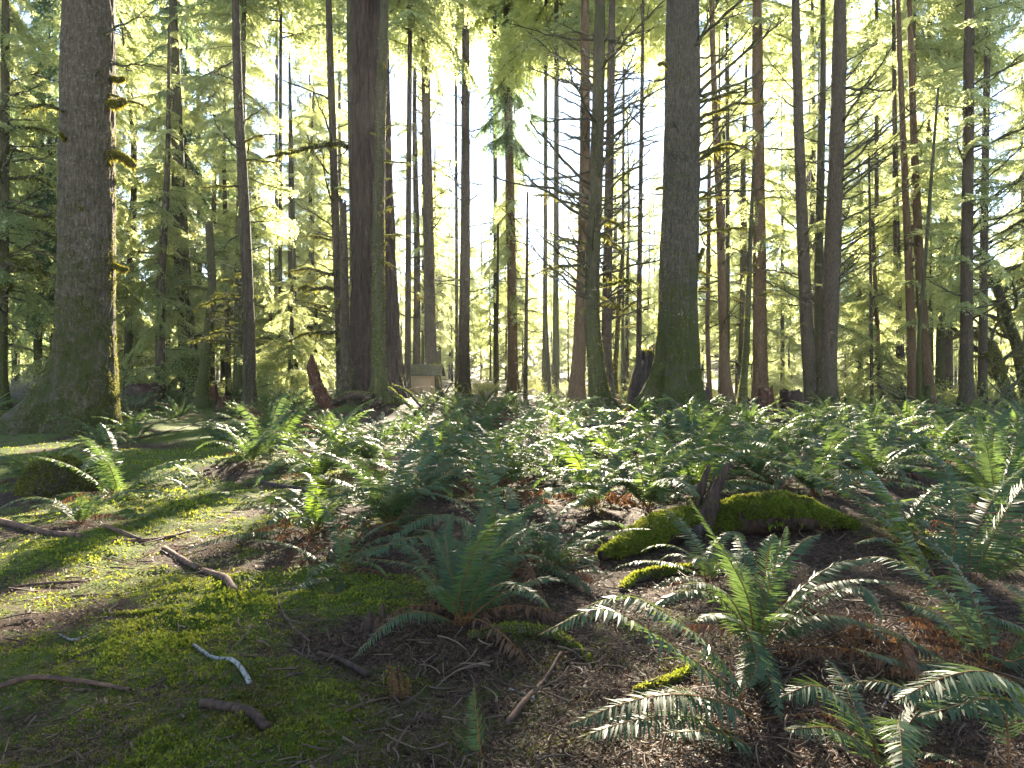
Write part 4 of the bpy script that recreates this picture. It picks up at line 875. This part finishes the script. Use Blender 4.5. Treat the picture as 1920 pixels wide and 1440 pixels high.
M['shingle'] = k.done(k.principled(k.ramp(n_, [(.3, (.05, .045, .035)), (.5, (.12, .11, .075)), (.62, (.09, .11, .03)), (.74, (.26, .23, .18))]), .9, .2, bump=n_, bump_d=.05))
b = MB(); hw, dp = 1.6, 2.0
for i in range(9): prism(b, -hw + i * 2 * hw / 9 + .006, -hw + (i + 1) * 2 * hw / 9 - .006, 0, .04, zw0 - zs, zw1 - zs)
prism(b, -hw + .01, hw - .01, .02, dp, zw0 - zs, zw1 - zs - .01)
link('wall', b.mesh('wall', M['beige'], False), shed)
b = MB(); ze, zr = zw1 - zs - .05, at(0, 683, dS)[2] - zs
NS = 18
for sgn in (0, 1):
    for r_ in range(6):
        for c_ in range(NS):
            u0, u1 = r_ / 6, (r_ + 1) / 6 + .03; x0 = -hw - .65 + c_ * (2 * hw + 1.3) / NS; x1 = x0 + (2 * hw + 1.3) / NS - .015
            yy = lambda u: (-.45 + (dp / 2 + .45) * u) if sgn == 0 else (dp + .45 - (dp / 2 + .45) * u)
            zz = lambda u: ze + (zr - ze) * u; th = .035 + U(0, .02)
            V = [(x0, yy(u0), zz(u0) + th), (x1, yy(u0), zz(u0) + th), (x1, yy(u1), zz(u1) + .01), (x0, yy(u1), zz(u1) + .01), (x0, yy(u0), zz(u0)), (x1, yy(u0), zz(u0)), (x1, yy(u1), zz(u1) - .03), (x0, yy(u1), zz(u1) - .03)]
            b.add(V, [(0, 1, 2, 3), (4, 5, 1, 0), (5, 6, 2, 1), (7, 4, 0, 3)])
b.add([(-hw, 0, zw1 - zs), (-hw, dp, zw1 - zs), (-hw, dp / 2, zr - .08), (hw, 0, zw1 - zs), (hw, dp, zw1 - zs), (hw, dp / 2, zr - .08)], None, [(0, 1, 2), (3, 5, 4)], 1)
rg = np.random.default_rng(2); m_ = 1500; uu = rg.random(m_); xx = rg.uniform(-hw - .65, hw + .65, m_)
p = np.stack([xx, -.45 + (dp / 2 + .45) * uu, ze + (zr - ze) * uu + .04], 1); kk = fbm(p * 2, 3, 4) > -.05
link('roof', b.mesh('roof', [M['shingle'], M['beige']], False), shed)
b = MB(); tufts(b, p[kk], np.tile([0, -.4, .9], (kk.sum(), 1)), .05, rg, 2, .35); link('moss_coat', b.mesh('moss_coat', M['moss_dk'], False), shed)
MAIN['the shed wall'] = (xs, dS)
# ------------------------------------------------------------------ logs, sticks, rocks near by
def ground_log(name, label, pix, radii, mat, cat, moss=0, lift=.55, sides=14, rough=.25, seed=1, n=26, sz=.018, mm='moss', up=.0):
    P = np.array([G(px, py) for (px, py) in pix]); r = np.interp(np.linspace(0, 1, len(P)), np.linspace(0, 1, len(radii)), radii); P[:, 2] = ground_z(P[:, 0], P[:, 1])[0] + r * lift
    base = P[0].copy(); K = catmull(P, n) - base; R = np.interp(np.linspace(0, 1, n), np.linspace(0, 1, len(radii)), radii); b = MB()
    V, Q = tube(b, K, R, sides, rough=rough, seed=seed, noise_sc=1.6 / max(radii))
    o = link(name, b.mesh(name, M[mat]), None, tuple(base)); tag(o, label, cat)
    if moss:
        rg = np.random.default_rng(seed + 9); p, nn = surf_samples(V, Q, moss, rg); cl = fbm(p * 5 + seed, 3, seed)
        k = nn[:, 2] + .75 * cl > up; m2 = MB(); tone = fbm(p * 9 + seed, 3, seed + 3) + .15 * rg.normal(size=len(p))
        for mi, kk in enumerate((k & (tone <= .1), k & (tone > .1))): tufts(m2, p[kk], nn[kk], sz * rg.uniform(.6, 1.5, kk.sum()), rg, 3, .3, 1.2, mi)
        hang = (np.abs(nn[:, 2]) < .5) & (rg.random(len(p)) < .25) & (cl > -.1); tufts(m2, p[hang], np.tile([0, 0, -1.], (hang.sum(), 1)), sz * 2.4, rg, 1, .2, .4)
        link('moss_coat', m2.mesh('moss_coat', [M[mm], M['moss_dk']], False), o)
    return o
ground_log('mossy_log', 'long crooked log under thick bright moss among right ferns', [(1128, 1052), (1190, 1036), (1250, 1020), (1330, 1006), (1420, 998), (1510, 996), (1610, 992)], (.04, .10, .14, .13, .18, .14, .02), 'rot', 'log', moss=70000, sz=.017, seed=3, n=40, lift=1.0, up=-.22, rough=.35)
splinters('broken_snag', 'dark split wooden snag sticking up through the mossy log', 1306, 1012, 56, 150, 'rot', 8, (.36, .05), 4, 'snag', 900, d=5.85, mm='moss_dk')
snag_curve('broken_root', 'dark leaning root prop beneath the mossy log', [(1290, 1035), (1305, 1000), (1330, 985)], 5.6, (.06, .05, .04), 'black_wood', 'root', seed=5)
ground_log('mossy_branch', 'moss sleeved branch lying between log and near ferns', [(1165, 1108), (1200, 1086), (1270, 1074), (1355, 1070)], (.018, .04, .038, .03), 'limb', 'branch', moss=3000, seed=6, sz=.014)
ground_log('mossy_branch', 'short yellow mossy branch below the two arching fronds', [(1192, 1306), (1235, 1290), (1275, 1268), (1302, 1248)], (.016, .026, .022, .012), 'limb', 'branch', moss=2000, seed=7, sz=.010)
ground_log('mossy_branch', 'dark branch with moss fringe behind the near central litter', [(878, 1200), (950, 1192), (1030, 1196), (1085, 1222), (1112, 1246)], (.02, .034, .03, .018, .008), 'limb', 'branch', moss=1600, seed=8, sz=.011)
ground_log('mossy_branch', 'mossy stick lying in the bright moss at left', [(192, 1158), (250, 1162), (300, 1160), (350, 1152)], (.015, .024, .024, .016), 'limb', 'branch', moss=1600, seed=9, sz=.012)
for (pix, r0, r1, mat, lab, nm) in (
    ([(-10, 985), (40, 990), (90, 1002), (150, 1016)], .05, .035, 'stick', 'dark purple brown log half sunk in moss at far left', 'fallen_branch'),
    ([(196, 1001), (225, 1010), (262, 1022)], .024, .03, 'stick', 'short broken branch end pointing at the crossed sticks', 'stick'),
    ([(212, 1028), (270, 1020), (320, 1010), (356, 998)], .034, .020, 'stick', 'long brown branch lying across the mossy clearing', 'fallen_branch'),
    ([(308, 1030), (340, 1050), (372, 1068)], .034, .036, 'stick', 'thick brown branch running toward the viewer in two pieces', 'fallen_branch'),
    ([(380, 1072), (402, 1088), (424, 1106), (440, 1128)], .034, .040, 'stick', 'thick brown broken branch end in the sunny litter', 'fallen_branch'),
    ([(362, 1229), (398, 1243), (436, 1263), (458, 1284), (468, 1300)], .015, .022, 'birch', 'curved white birch stick with black bands', 'birch_stick'),
    ([(-10, 1306), (60, 1298), (150, 1298), (242, 1306)], .020, .014, 'stick', 'long thin brown stick in moss at lower left', 'stick'),
    ([(378, 1338), (420, 1348), (470, 1370), (500, 1385)], .030, .034, 'rot', 'dark smooth branch end at the bottom of the clearing', 'fallen_branch'),
    ([(950, 1370), (985, 1325), (1020, 1278), (1052, 1226)], .022, .012, 'stick', 'brown branch with scraped bark sloping up beside litter', 'fallen_branch'),
    ([(518, 1118), (525, 1150), (545, 1175), (580, 1205)], .009, .012, 'stick', 'crooked pale brown stick in the shaded moss', 'stick'),
    ([(596, 1230), (640, 1246), (690, 1276)], .020, .026, 'rot', 'short dark branch with cut end near rotten stub', 'fallen_branch'),
    ([(20, 1106), (80, 1100), (160, 1100)], .016, .014, 'stick', 'straight brown stick at left above the mossy stick', 'stick'),
    ([(135, 1126), (180, 1120), (238, 1118)], .012, .008, 'stick', 'thin tan stick just under the straight brown stick', 'stick'),
    ([(110, 1196), (135, 1204), (162, 1200)], .008, .006, 'birch', 'small white curved twig in the left moss', 'birch_stick'),
    ([(648, 1362), (690, 1330), (746, 1306)], .009, .007, 'stick', 'thin stick rising right toward the rotten stub foot', 'stick'),
    ([(955, 1298), (980, 1308), (1002, 1318)], .008, .010, 'birch', 'short pale lichened twig left of the sloping branch', 'birch_stick'),
    ([(1640, 1365), (1655, 1335), (1670, 1302)], .007, .010, 'birch', 'small grey stick poking up between the near right ferns', 'birch_stick'),
    ([(1740, 985), (1800, 1005), (1870, 1022), (1940, 1050)], .022, .018, 'stick', 'long dark branch beneath the tall right ferns', 'fallen_branch'),
    ([(1650, 1080), (1760, 1068), (1860, 1062), (1945, 1066)], .010, .008, 'stick', 'thin straight stick on the sunlit ground at right', 'stick'),
    ([(1640, 1128), (1720, 1124), (1800, 1140), (1920, 1138)], .007, .005, 'stick', 'thin dry stick below the orange fern stems', 'stick'),
    ([(905, 778), (985, 768), (1070, 772)], .06, .03, 'rot', 'thin fallen pole behind ferns left of flared trunk', 'fallen_branch'),
    ([(1345, 806), (1450, 800), (1580, 802)], .10, .07, 'limb', 'long low mossy pole behind the ferns right of broad spruce', 'fallen_branch'),
    ([(250, 826), (330, 806), (420, 782)], .05, .03, 'limb', 'slim mossy pole lying across path toward crooked trunk', 'fallen_branch'),
    ([(480, 905), (520, 912), (565, 920)], .04, .05, 'black_wood', 'dark log end showing under the yellowish fern', 'fallen_branch')):
    ground_log(nm, lab, pix, (r0 * .68, (r0 + r1) * .34, r1 * .62) if mat != 'birch' else (r0 * .5, r0 * .7, r1 * .55), mat, 'stick' if 'stick' in nm else 'branch', lift=1.5 if r0 < .025 else .6, rough=.25, seed=int(pix[0][0]) % 97 + 3, n=16, sides=9)
# rotten stubs close by
splinters('rotten_stump', 'orange crumbling wood stub in the litter near the viewer', 738, 1306, 44, 70, 'rot_red', 9, (.05, 0), 21, 'stump', 900)
splinters('rotten_stump', 'low decayed stub with green moss left of central fern', 702, 1185, 52, 46, 'rot', 9, (-.1, 0), 22, 'stump', 2600)
# mossy boulder by the left fern
def boulder(name, label, px, py, rx, ry, rz_, n_moss, seed):
    base = G(px, py); nu, nv = 28, 14; u = np.arange(nu) * 2 * PI / nu; v = np.linspace(-.25, PI / 2, nv)
    Uu, Vv = np.meshgrid(u, v); D = np.stack([np.cos(Uu) * np.cos(Vv), np.sin(Uu) * np.cos(Vv), np.sin(Vv)], -1).reshape(-1, 3)
    P = D * (1 + .28 * fbm(D * 1.8 + seed, 3, seed))[:, None] * [rx, ry, rz_]
    i = np.arange(nv - 1)[:, None] * nu; j = np.arange(nu)[None, :]; j2 = (j + 1) % nu; Q = np.stack([i + j, i + j2, i + nu + j2, i + nu + j], -1).reshape(-1, 4)
    b = MB(); b.add(P, Q); o = link(name, b.mesh(name, M['black_wood']), None, tuple(base)); tag(o, label, 'rock')
    rg = np.random.default_rng(seed); p, nn = surf_samples(P, Q, n_moss, rg); m2 = MB(); tufts(m2, p, nn, .028, rg, 3, .32); link('moss_coat', m2.mesh('moss_coat', M['moss_dk'], False), o)
boulder('mossy_boulder', 'round mossy hummock beside the dark green left fern', 112, 922, .48, .42, .46, 5200, 4)
boulder('mossy_boulder', 'small round mossy knob behind the silvery centre ferns', 893, 792, .35, .3, .4, 1500, 6)
boulder('mossy_boulder', 'low mossy lump at the far left under bright ferns', 12, 800, .7, .6, .5, 2600, 7)
# cone on the litter
bc = G(1150, 1306); b = MB(); L_, rr = .075, .019
for i in range(90):
    t = (i + .5) / 90; a = i * 2.399; r_ = rr * (math.sin(PI * (t * .86 + .09))) ** .7; x_ = (t - .5) * L_
    o_ = np.array([0, math.cos(a), math.sin(a)]); s_ = np.array([0, -math.sin(a), math.cos(a)]); c_ = np.array([x_, 0, 0])
    V = [c_ + o_ * r_ * .3 - s_ * .006, c_ + o_ * r_ * .3 + s_ * .006, c_ + o_ * r_ + [.007, 0, 0] + s_ * .006, c_ + o_ * r_ * 1.08 + [.011, 0, 0], c_ + o_ * r_ + [.007, 0, 0] - s_ * .006]
    b.add(V, [(0, 1, 2, 4)], [(4, 2, 3)])
tube(b, np.array([[-.5, 0, 0], [0, 0, 0], [.5, 0, 0]]) * L_, (.005, .011, .004), 8)
tag(link('fir_cone', b.mesh('fir_cone', M['stick'], False), None, tuple(bc + [0, 0, .016]), (0, .1, .25)), 'dark brown cone lying on the litter under the fronds', 'cone')
# brushy dead limbs on the ground at the far right
for i, (px, py, L, az, pt, lab) in enumerate(((1835, 786, 4.2, .4, 22, 'dead twiggy limb leaning up just right of isolated trunk'), (1890, 792, 3.6, .9, 30, 'dead twiggy limb beside the yellow mossy maple foot'), (1780, 785, 2.6, 2.6, 20, 'dead limb resting left of the isolated trunk'),
                                             (1755, 788, 3.0, 3.3, 25, 'dry crooked limb propped among ferns by red trunks'), (1650, 782, 2.0, .6, 40, 'forked dry limb below the thin tilting trunk'), (775, 790, 2.2, .2, 35, 'dry limbs sprawling below the beige shed'))):
    g = G(px, py); tag(link('fallen_branch', LIMB['bare'][i % 7], None, tuple(g), (0, -math.radians(pt), az), (L, L, L)), lab, 'branch')

# ------------------------------------------------------------------ ferns close to the viewer, frond by frond
rngf = np.random.default_rng(31)
def hero(label, bpx, bpy, fronds, d=None, mat='fern', group='sword ferns near the viewer', stem='stipe', dead=2, size=.8, extra=0):
    base = G(bpx, bpy) if d is None else np.array([(bpx - 960) / FPX * d, d, gh((bpx - 960) / FPX * d, d)])
    r = thing('sword_fern', label, 'fern', tuple(base), group); d = base[1]
    for fr in fronds:
        pts, dd, wd = fr[0], fr[1], fr[2]; mt = fr[3] if len(fr) > 3 else mat
        n = len(pts); P = [np.array([U(-.03, .03), U(-.03, .03), -.01])]
        for i, (px, py) in enumerate(pts): P.append(at(px, py, d + dd * (i + 1) / n) - base)
        K = catmull(np.array(P), 44); b = MB()
        frond(b, K, wd * 1.22, 58, True, .16, rngf, .26, ragged=.10, stem_r=.0036)
        link('frond', b.mesh('frond', [M[mt], M[stem]]), r)
    for i in range(extra):
        s = size * U(.55, 1.1); f = random.choice([f for f in FR if f[2] == 0 and f[3] == mat]); link('frond', f[0], r, (U(-.05, .05), U(-.05, .05), 0), (U(-.15, .15), 0, U(0, 6.3)), (s, s, s))
    for i in range(dead):
        s = size * U(.5, .9); link('dead_frond', random.choice(DEADF), r, (0, 0, .03), (U(-.2, .2), 0, U(0, 6.3)), (s, s, s))
    return r
hero('two long glossy fronds arching left over the bare litter', 1402, 1330, [([(1385, 1285), (1335, 1215), (1250, 1150), (1170, 1118), (1085, 1142)], -.05, .125), ([(1370, 1290), (1310, 1245), (1210, 1175), (1120, 1142), (1012, 1190)], -.25, .125)], dead=0)
hero('upright spreading fern in front of the mossy log', 1420, 1222, [([(1405, 1130), (1362, 1040), (1288, 925)], -.15, .080), ([(1440, 1110), (1476, 985)], .1, .085), ([(1478, 1130), (1560, 1062), (1650, 1045)], -.1, .090), ([(1375, 1130), (1330, 1095), (1266, 1098)], -.2, .075),
    ([(1400, 1120), (1385, 1060), (1340, 1010)], .3, .07), ([(1495, 1150), (1570, 1105), (1625, 1108), (1655, 1162)], -.35, .085), ([(1385, 1170), (1350, 1150), (1300, 1165)], -.5, .07), ([(1450, 1090), (1500, 1020), (1540, 1000)], .5, .07), ([(1425, 1150), (1440, 1040), (1450, 1000)], .2, .08), ([(1400, 1180), (1420, 1240), (1400, 1290)], -.7, .075)], dead=4, extra=8, size=.9)
hero('very large pale fern filling the bottom right corner', 1900, 1470, [([(1950, 1330), (1860, 1262), (1770, 1270), (1672, 1318)], -.05, .135), ([(1990, 1400), (1940, 1330), (1850, 1310), (1720, 1345)], -.15, .12), ([(1880, 1330), (1800, 1300), (1690, 1290)], .3, .10)], d=2.25, dead=2)
hero('dark green fern with broad arching frond at the bottom right', 1660, 1440, [([(1630, 1380), (1580, 1312), (1525, 1285), (1462, 1308)], -.05, .12), ([(1620, 1400), (1560, 1365), (1470, 1368)], -.15, .10), ([(1690, 1370), (1720, 1310), (1650, 1278), (1550, 1288)], .1, .09)], d=2.3, dead=2, extra=4)
hero('deep green fern with fine tilted fronds behind the corner fern', 1850, 1262, [([(1800, 1190), (1750, 1148), (1690, 1128)], .1, .10), ([(1830, 1180), (1790, 1130), (1735, 1095)], .3, .09), ([(1760, 1230), (1700, 1195), (1620, 1165)], -.1, .10), ([(1780, 1245), (1700, 1240), (1600, 1215)], -.3, .09)], dead=5, size=.9, extra=6)
hero('stiff fern leaf group poking in from the right edge', 1985, 1255, [([(1930, 1190), (1890, 1165), (1838, 1152)], 0, .10), ([(1960, 1170), (1930, 1120), (1880, 1090)], .2, .1), ([(1940, 1230), (1890, 1240), (1850, 1225)], -.2, .09)], dead=3)
hero('low pale frond sweeping left along the bottom of the litter', 1430, 1362, [([(1360, 1318), (1270, 1302), (1170, 1318), (1062, 1362)], -.15, .12), ([(1390, 1380), (1300, 1345), (1190, 1350), (1080, 1385)], -.25, .12), ([(1420, 1400), (1340, 1372), (1240, 1375)], -.3, .08)], dead=1)
hero('single pale green frond standing at the bottom centre', 895, 1420, [([(895, 1360), (888, 1288)], .0, .055), ([(880, 1400), (850, 1370)], .0, .04)], d=2.45, dead=0)
hero('tall feathery fern at the centre of the near ground', 866, 1170, [([(872, 1090), (878, 978)], .25, .085), ([(850, 1090), (808, 995)], .2, .085), ([(895, 1090), (938, 982)], .3, .085), ([(830, 1120), (780, 1062), (680, 1046)], -.1, .075), ([(915, 1110), (965, 1040), (1003, 972)], .35, .08), ([(810, 1150), (740, 1158), (655, 1240)], -.45, .08),
    ([(850, 1130), (825, 1100), (795, 1110)], -.35, .07), ([(930, 1120), (1010, 1085), (1060, 1088)], -.05, .07), ([(900, 1080), (955, 1010), (975, 950)], .5, .07), ([(845, 1070), (835, 1000), (850, 960)], .5, .07), ([(900, 1140), (960, 1110), (1000, 1120)], .1, .06), ([(820, 1090), (770, 1030), (740, 1020)], .4, .07), ([(880, 1060), (900, 990), (905, 950)], .45, .07)], dead=6, extra=9, size=1.0)
hero('tall orange stemmed fern arching left over the sunlit ground', 1770, 1112, [([(1730, 1040), (1672, 930), (1610, 862), (1520, 836)], .3, .20), ([(1735, 1050), (1670, 980), (1580, 915), (1480, 872), (1400, 852)], .25, .13), ([(1720, 1060), (1660, 1010), (1600, 1020)], -.3, .06), ([(1790, 1000), (1780, 900), (1740, 840)], .6, .11)], dead=1)
hero('tall orange stemmed fern bending out of the right edge', 1822, 1108, [([(1850, 1030), (1905, 930), (1985, 850)], -.1, .20), ([(1870, 1050), (1935, 960), (2010, 900)], -.3, .17), ([(1820, 1030), (1865, 930), (1930, 870)], .4, .11), ([(1890, 1060), (1960, 1010), (2020, 990)], -.5, .1)], dead=1)
hero('large dark fern with one backlit upright frond', 1868, 965, [([(1858, 880), (1834, 772)], -.1, .13), ([(1840, 900), (1780, 850), (1660, 838)], -.3, .13), ([(1830, 880), (1740, 820), (1640, 795)], .3, .13), ([(1820, 930), (1740, 880), (1665, 870)], -.6, .12), ([(1800, 950), (1720, 935), (1660, 962)], -.9, .12), ([(1890, 880), (1920, 800), (1965, 770)], 0, .12), ([(1860, 860), (1870, 790), (1900, 760)], .4, .12), ([(1800, 880), (1720, 860), (1630, 880)], .2, .12), ([(1900, 920), (1960, 880), (2010, 890)], -.3, .12)], dead=4, extra=6, size=1.2)
for (px, py, n_, lab) in ((1620, 1225, 16, 'heap of brown dead fern fronds between the near right ferns'), (880, 1130, 7, 'few dead brown fronds fallen behind the feathery centre fern'), (600, 1040, 9, 'brown dead fronds hanging under the pale clearing fern'), (1010, 945, 8, 'rusty dead fronds below the broad silver rimmed fern')):
    g = G(px, py); r = thing('dead_fern', lab, 'dead fern', tuple(g))
    for i in range(n_):
        s_ = U(.45, .8); link('dead_frond', random.choice(DEADF), r, (U(-.22, .22), U(-.18, .18), U(.02, .16)), (U(-.5, .5), U(-.2, .2), U(0, 6.3)), (s_, s_, s_))
# other hand placed ferns
HAND = ((585, 1000, .98, 15, .15, 'pale fern with arching fronds beside the sunny moss clearing'), (730, 990, .92, 17, 0, 'dense green fern right of the pale clearing fern'), (935, 1062, .95, 16, 0, 'silvery fern just behind the tall feathery centre fern'),
        (600, 905, 1.05, 14, .3, 'yellowish fern with drooping fronds above the clearing fern'), (938, 932, 1.15, 18, 0, 'broad silver rimmed fern in the middle of the fern bed'), (1112, 952, 1.0, 14, .3, 'yellow green fern left of the split snag'), (1212, 958, 1.0, 17, 0, 'rim lit fern touching the split snag on its left'),
        (222, 940, .95, 15, .1, 'dark green fern against the mossy hummock'), (150, 985, .6, 8, .1, 'small fern with two flat fronds below the hummock'), (60, 905, .8, 10, .6, 'sunlit yellow fern at far left behind the hummock'), (190, 842, 1.0, 13, .7, 'glowing yellow fern at the foot of the huge spruce'), (255, 825, .95, 12, .6, 'golden fern right of the huge spruce foot'),
        (1290, 880, 1.15, 18, 0, 'large dark fern mound before the broad spruce foot'), (1420, 905, 1.1, 17, 0, 'deep green fern behind the split snag'), (1530, 930, 1.05, 17, 0, 'full green fern behind the end of the mossy log'), (1640, 900, 1.1, 16, .1, 'shaggy fern between log end and dark right fern'),
        (800, 930, .95, 16, 0, 'bushy green fern left of the silver rimmed fern'), (1690, 1010, .8, 11, .1, 'low dark fern under the tall orange stemmed frond'), (1330, 1090, .55, 8, .2, 'small green fern beside the moss sleeved branch'), (1040, 1075, .62, 9, .2, 'little fern with flat fronds right of feathery fern'), (640, 1075, .6, 9, .1, 'small fern in the shade below the pale clearing fern'), (1040, 905, 1.0, 15, .1, 'fern with pale tips below the level topped block'), (700, 880, 1.0, 16, .05, 'green fern behind the dense clearing fern'), (470, 870, .9, 13, .1, 'low fern at the edge of the mossy path'), (420, 835, .9, 13, .1, 'blue green fern beside the mossy path'))
FP = []
for (px, py, sz, nf, yl, lab) in HAND:
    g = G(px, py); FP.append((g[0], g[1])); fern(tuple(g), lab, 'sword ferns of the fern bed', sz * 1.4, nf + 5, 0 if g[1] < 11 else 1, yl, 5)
for o in C.objects:
    if o.name.startswith('sword_fern') and o.parent is None: FP.append((o.location.x, o.location.y))
# the fern bed
def bed(px, py):
    if py > 985 or (px < 500 and py > 800) or py < 752: return 0
    if px < 500: return .9 if py < 790 and px > 190 else .5 if py < 775 else 0
    if 240 < px < 480 and py > 785: return 0
    if py > 930: return .5 if 620 < px < 1120 else .8 if px > 1500 else 0
    return 1.0
cand = []
tries = 0; rnd = random.Random(77)
while len(cand) < 275 and tries < 60000:
    tries += 1
    y = 5.5 + 37 * rnd.random() ** 1.25; px = rnd.uniform(-30, 1960); x = (px - 960) / FPX * y
    py = 720 + (CAM_Z - gh(x, y)) / y * FPX
    if rnd.random() > bed(px, py): continue
    if y > 23 and 1385 < px < 1525: continue
    sp = 1.08 + y * .02
    if 560 < px < 840 and 19 < y < 27: continue
    if any((x - a) ** 2 + (y - b_) ** 2 < sp * sp for a, b_ in FP): continue
    if any((x - a) ** 2 + (y - b_) ** 2 < .8 for a, b_ in MAIN.values()): continue
    FP.append((x, y)); cand.append((x, y))
LAND = {**MAIN}
for nm, px, py in (('the mossy log', 1420, 990), ('the split snag', 1320, 990), ('the level topped black block', 1088, 868), ('the dense clearing fern', 730, 990), ('the broad silver rimmed fern', 938, 932), ('the dark right fern', 1868, 965), ('the mossy path', 350, 850), ('the red upright stump', 1432, 778), ('the wooden horn snag', 600, 775), ('the fir mound roots', 780, 780), ('the black stump beside broad spruce', 1190, 800)):
    g = G(px, py); LAND[nm] = (g[0], g[1])
FS = {}
cand.sort(key=lambda p: p[1])
for (x, y) in cand:
    lm = min(LAND.items(), key=lambda kv: (x - kv[1][0]) ** 2 + (y - kv[1][1]) ** 2)[0]; lx, ly = LAND[lm]
    dx, dy = x - lx, y - ly
    side = ('in front of' if dy < 0 else 'behind') if abs(dy) > abs(dx) * 1.2 else ('left of' if dx < 0 else 'right of')
    FS.setdefault((lm, side), []).append((dx * dx + dy * dy, x, y))
for (lm, side), lst in FS.items():
    for n_, (_, x, y) in enumerate(sorted(lst)):
        lab = f"sword fern {side} {lm}, {ORD[n_]} " + ("to it" if n_ == 0 else "from it")
        z = gh(x, y); sz = rnd.uniform(1.0, 1.9)
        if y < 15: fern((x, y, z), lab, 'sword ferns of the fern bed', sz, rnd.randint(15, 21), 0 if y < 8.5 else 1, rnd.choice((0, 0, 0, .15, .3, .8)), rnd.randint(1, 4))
        else:
            s = sz * rnd.uniform(.85, 1.0)
            tag(link('sword_fern', rnd.choice(CLUMP), None, (x, y, z - .02), (rnd.uniform(-.1, .1), rnd.uniform(-.1, .1), rnd.uniform(0, 6.3)), (s, s, s)), lab, 'fern', 'sword ferns of the fern bed')
# ------------------------------------------------------------------ the morning air
k = NT('haze_air'); pv = k.n("VolumePrincipled"); pv.inputs["Density"].default_value = HAZE_D; pv.inputs["Color"].default_value = (0.93, 0.96, 1.0, 1); pv.inputs["Anisotropy"].default_value = 0.45
k.l(pv.outputs[0], k.out.inputs[1])
b = MB(); prism(b, -380, 380, -30, 470, -14, 92)
hz = link('haze', b.mesh('haze', k.m, False)); tag(hz, 'thin bright morning haze hanging among the trees', None, kind='stuff')
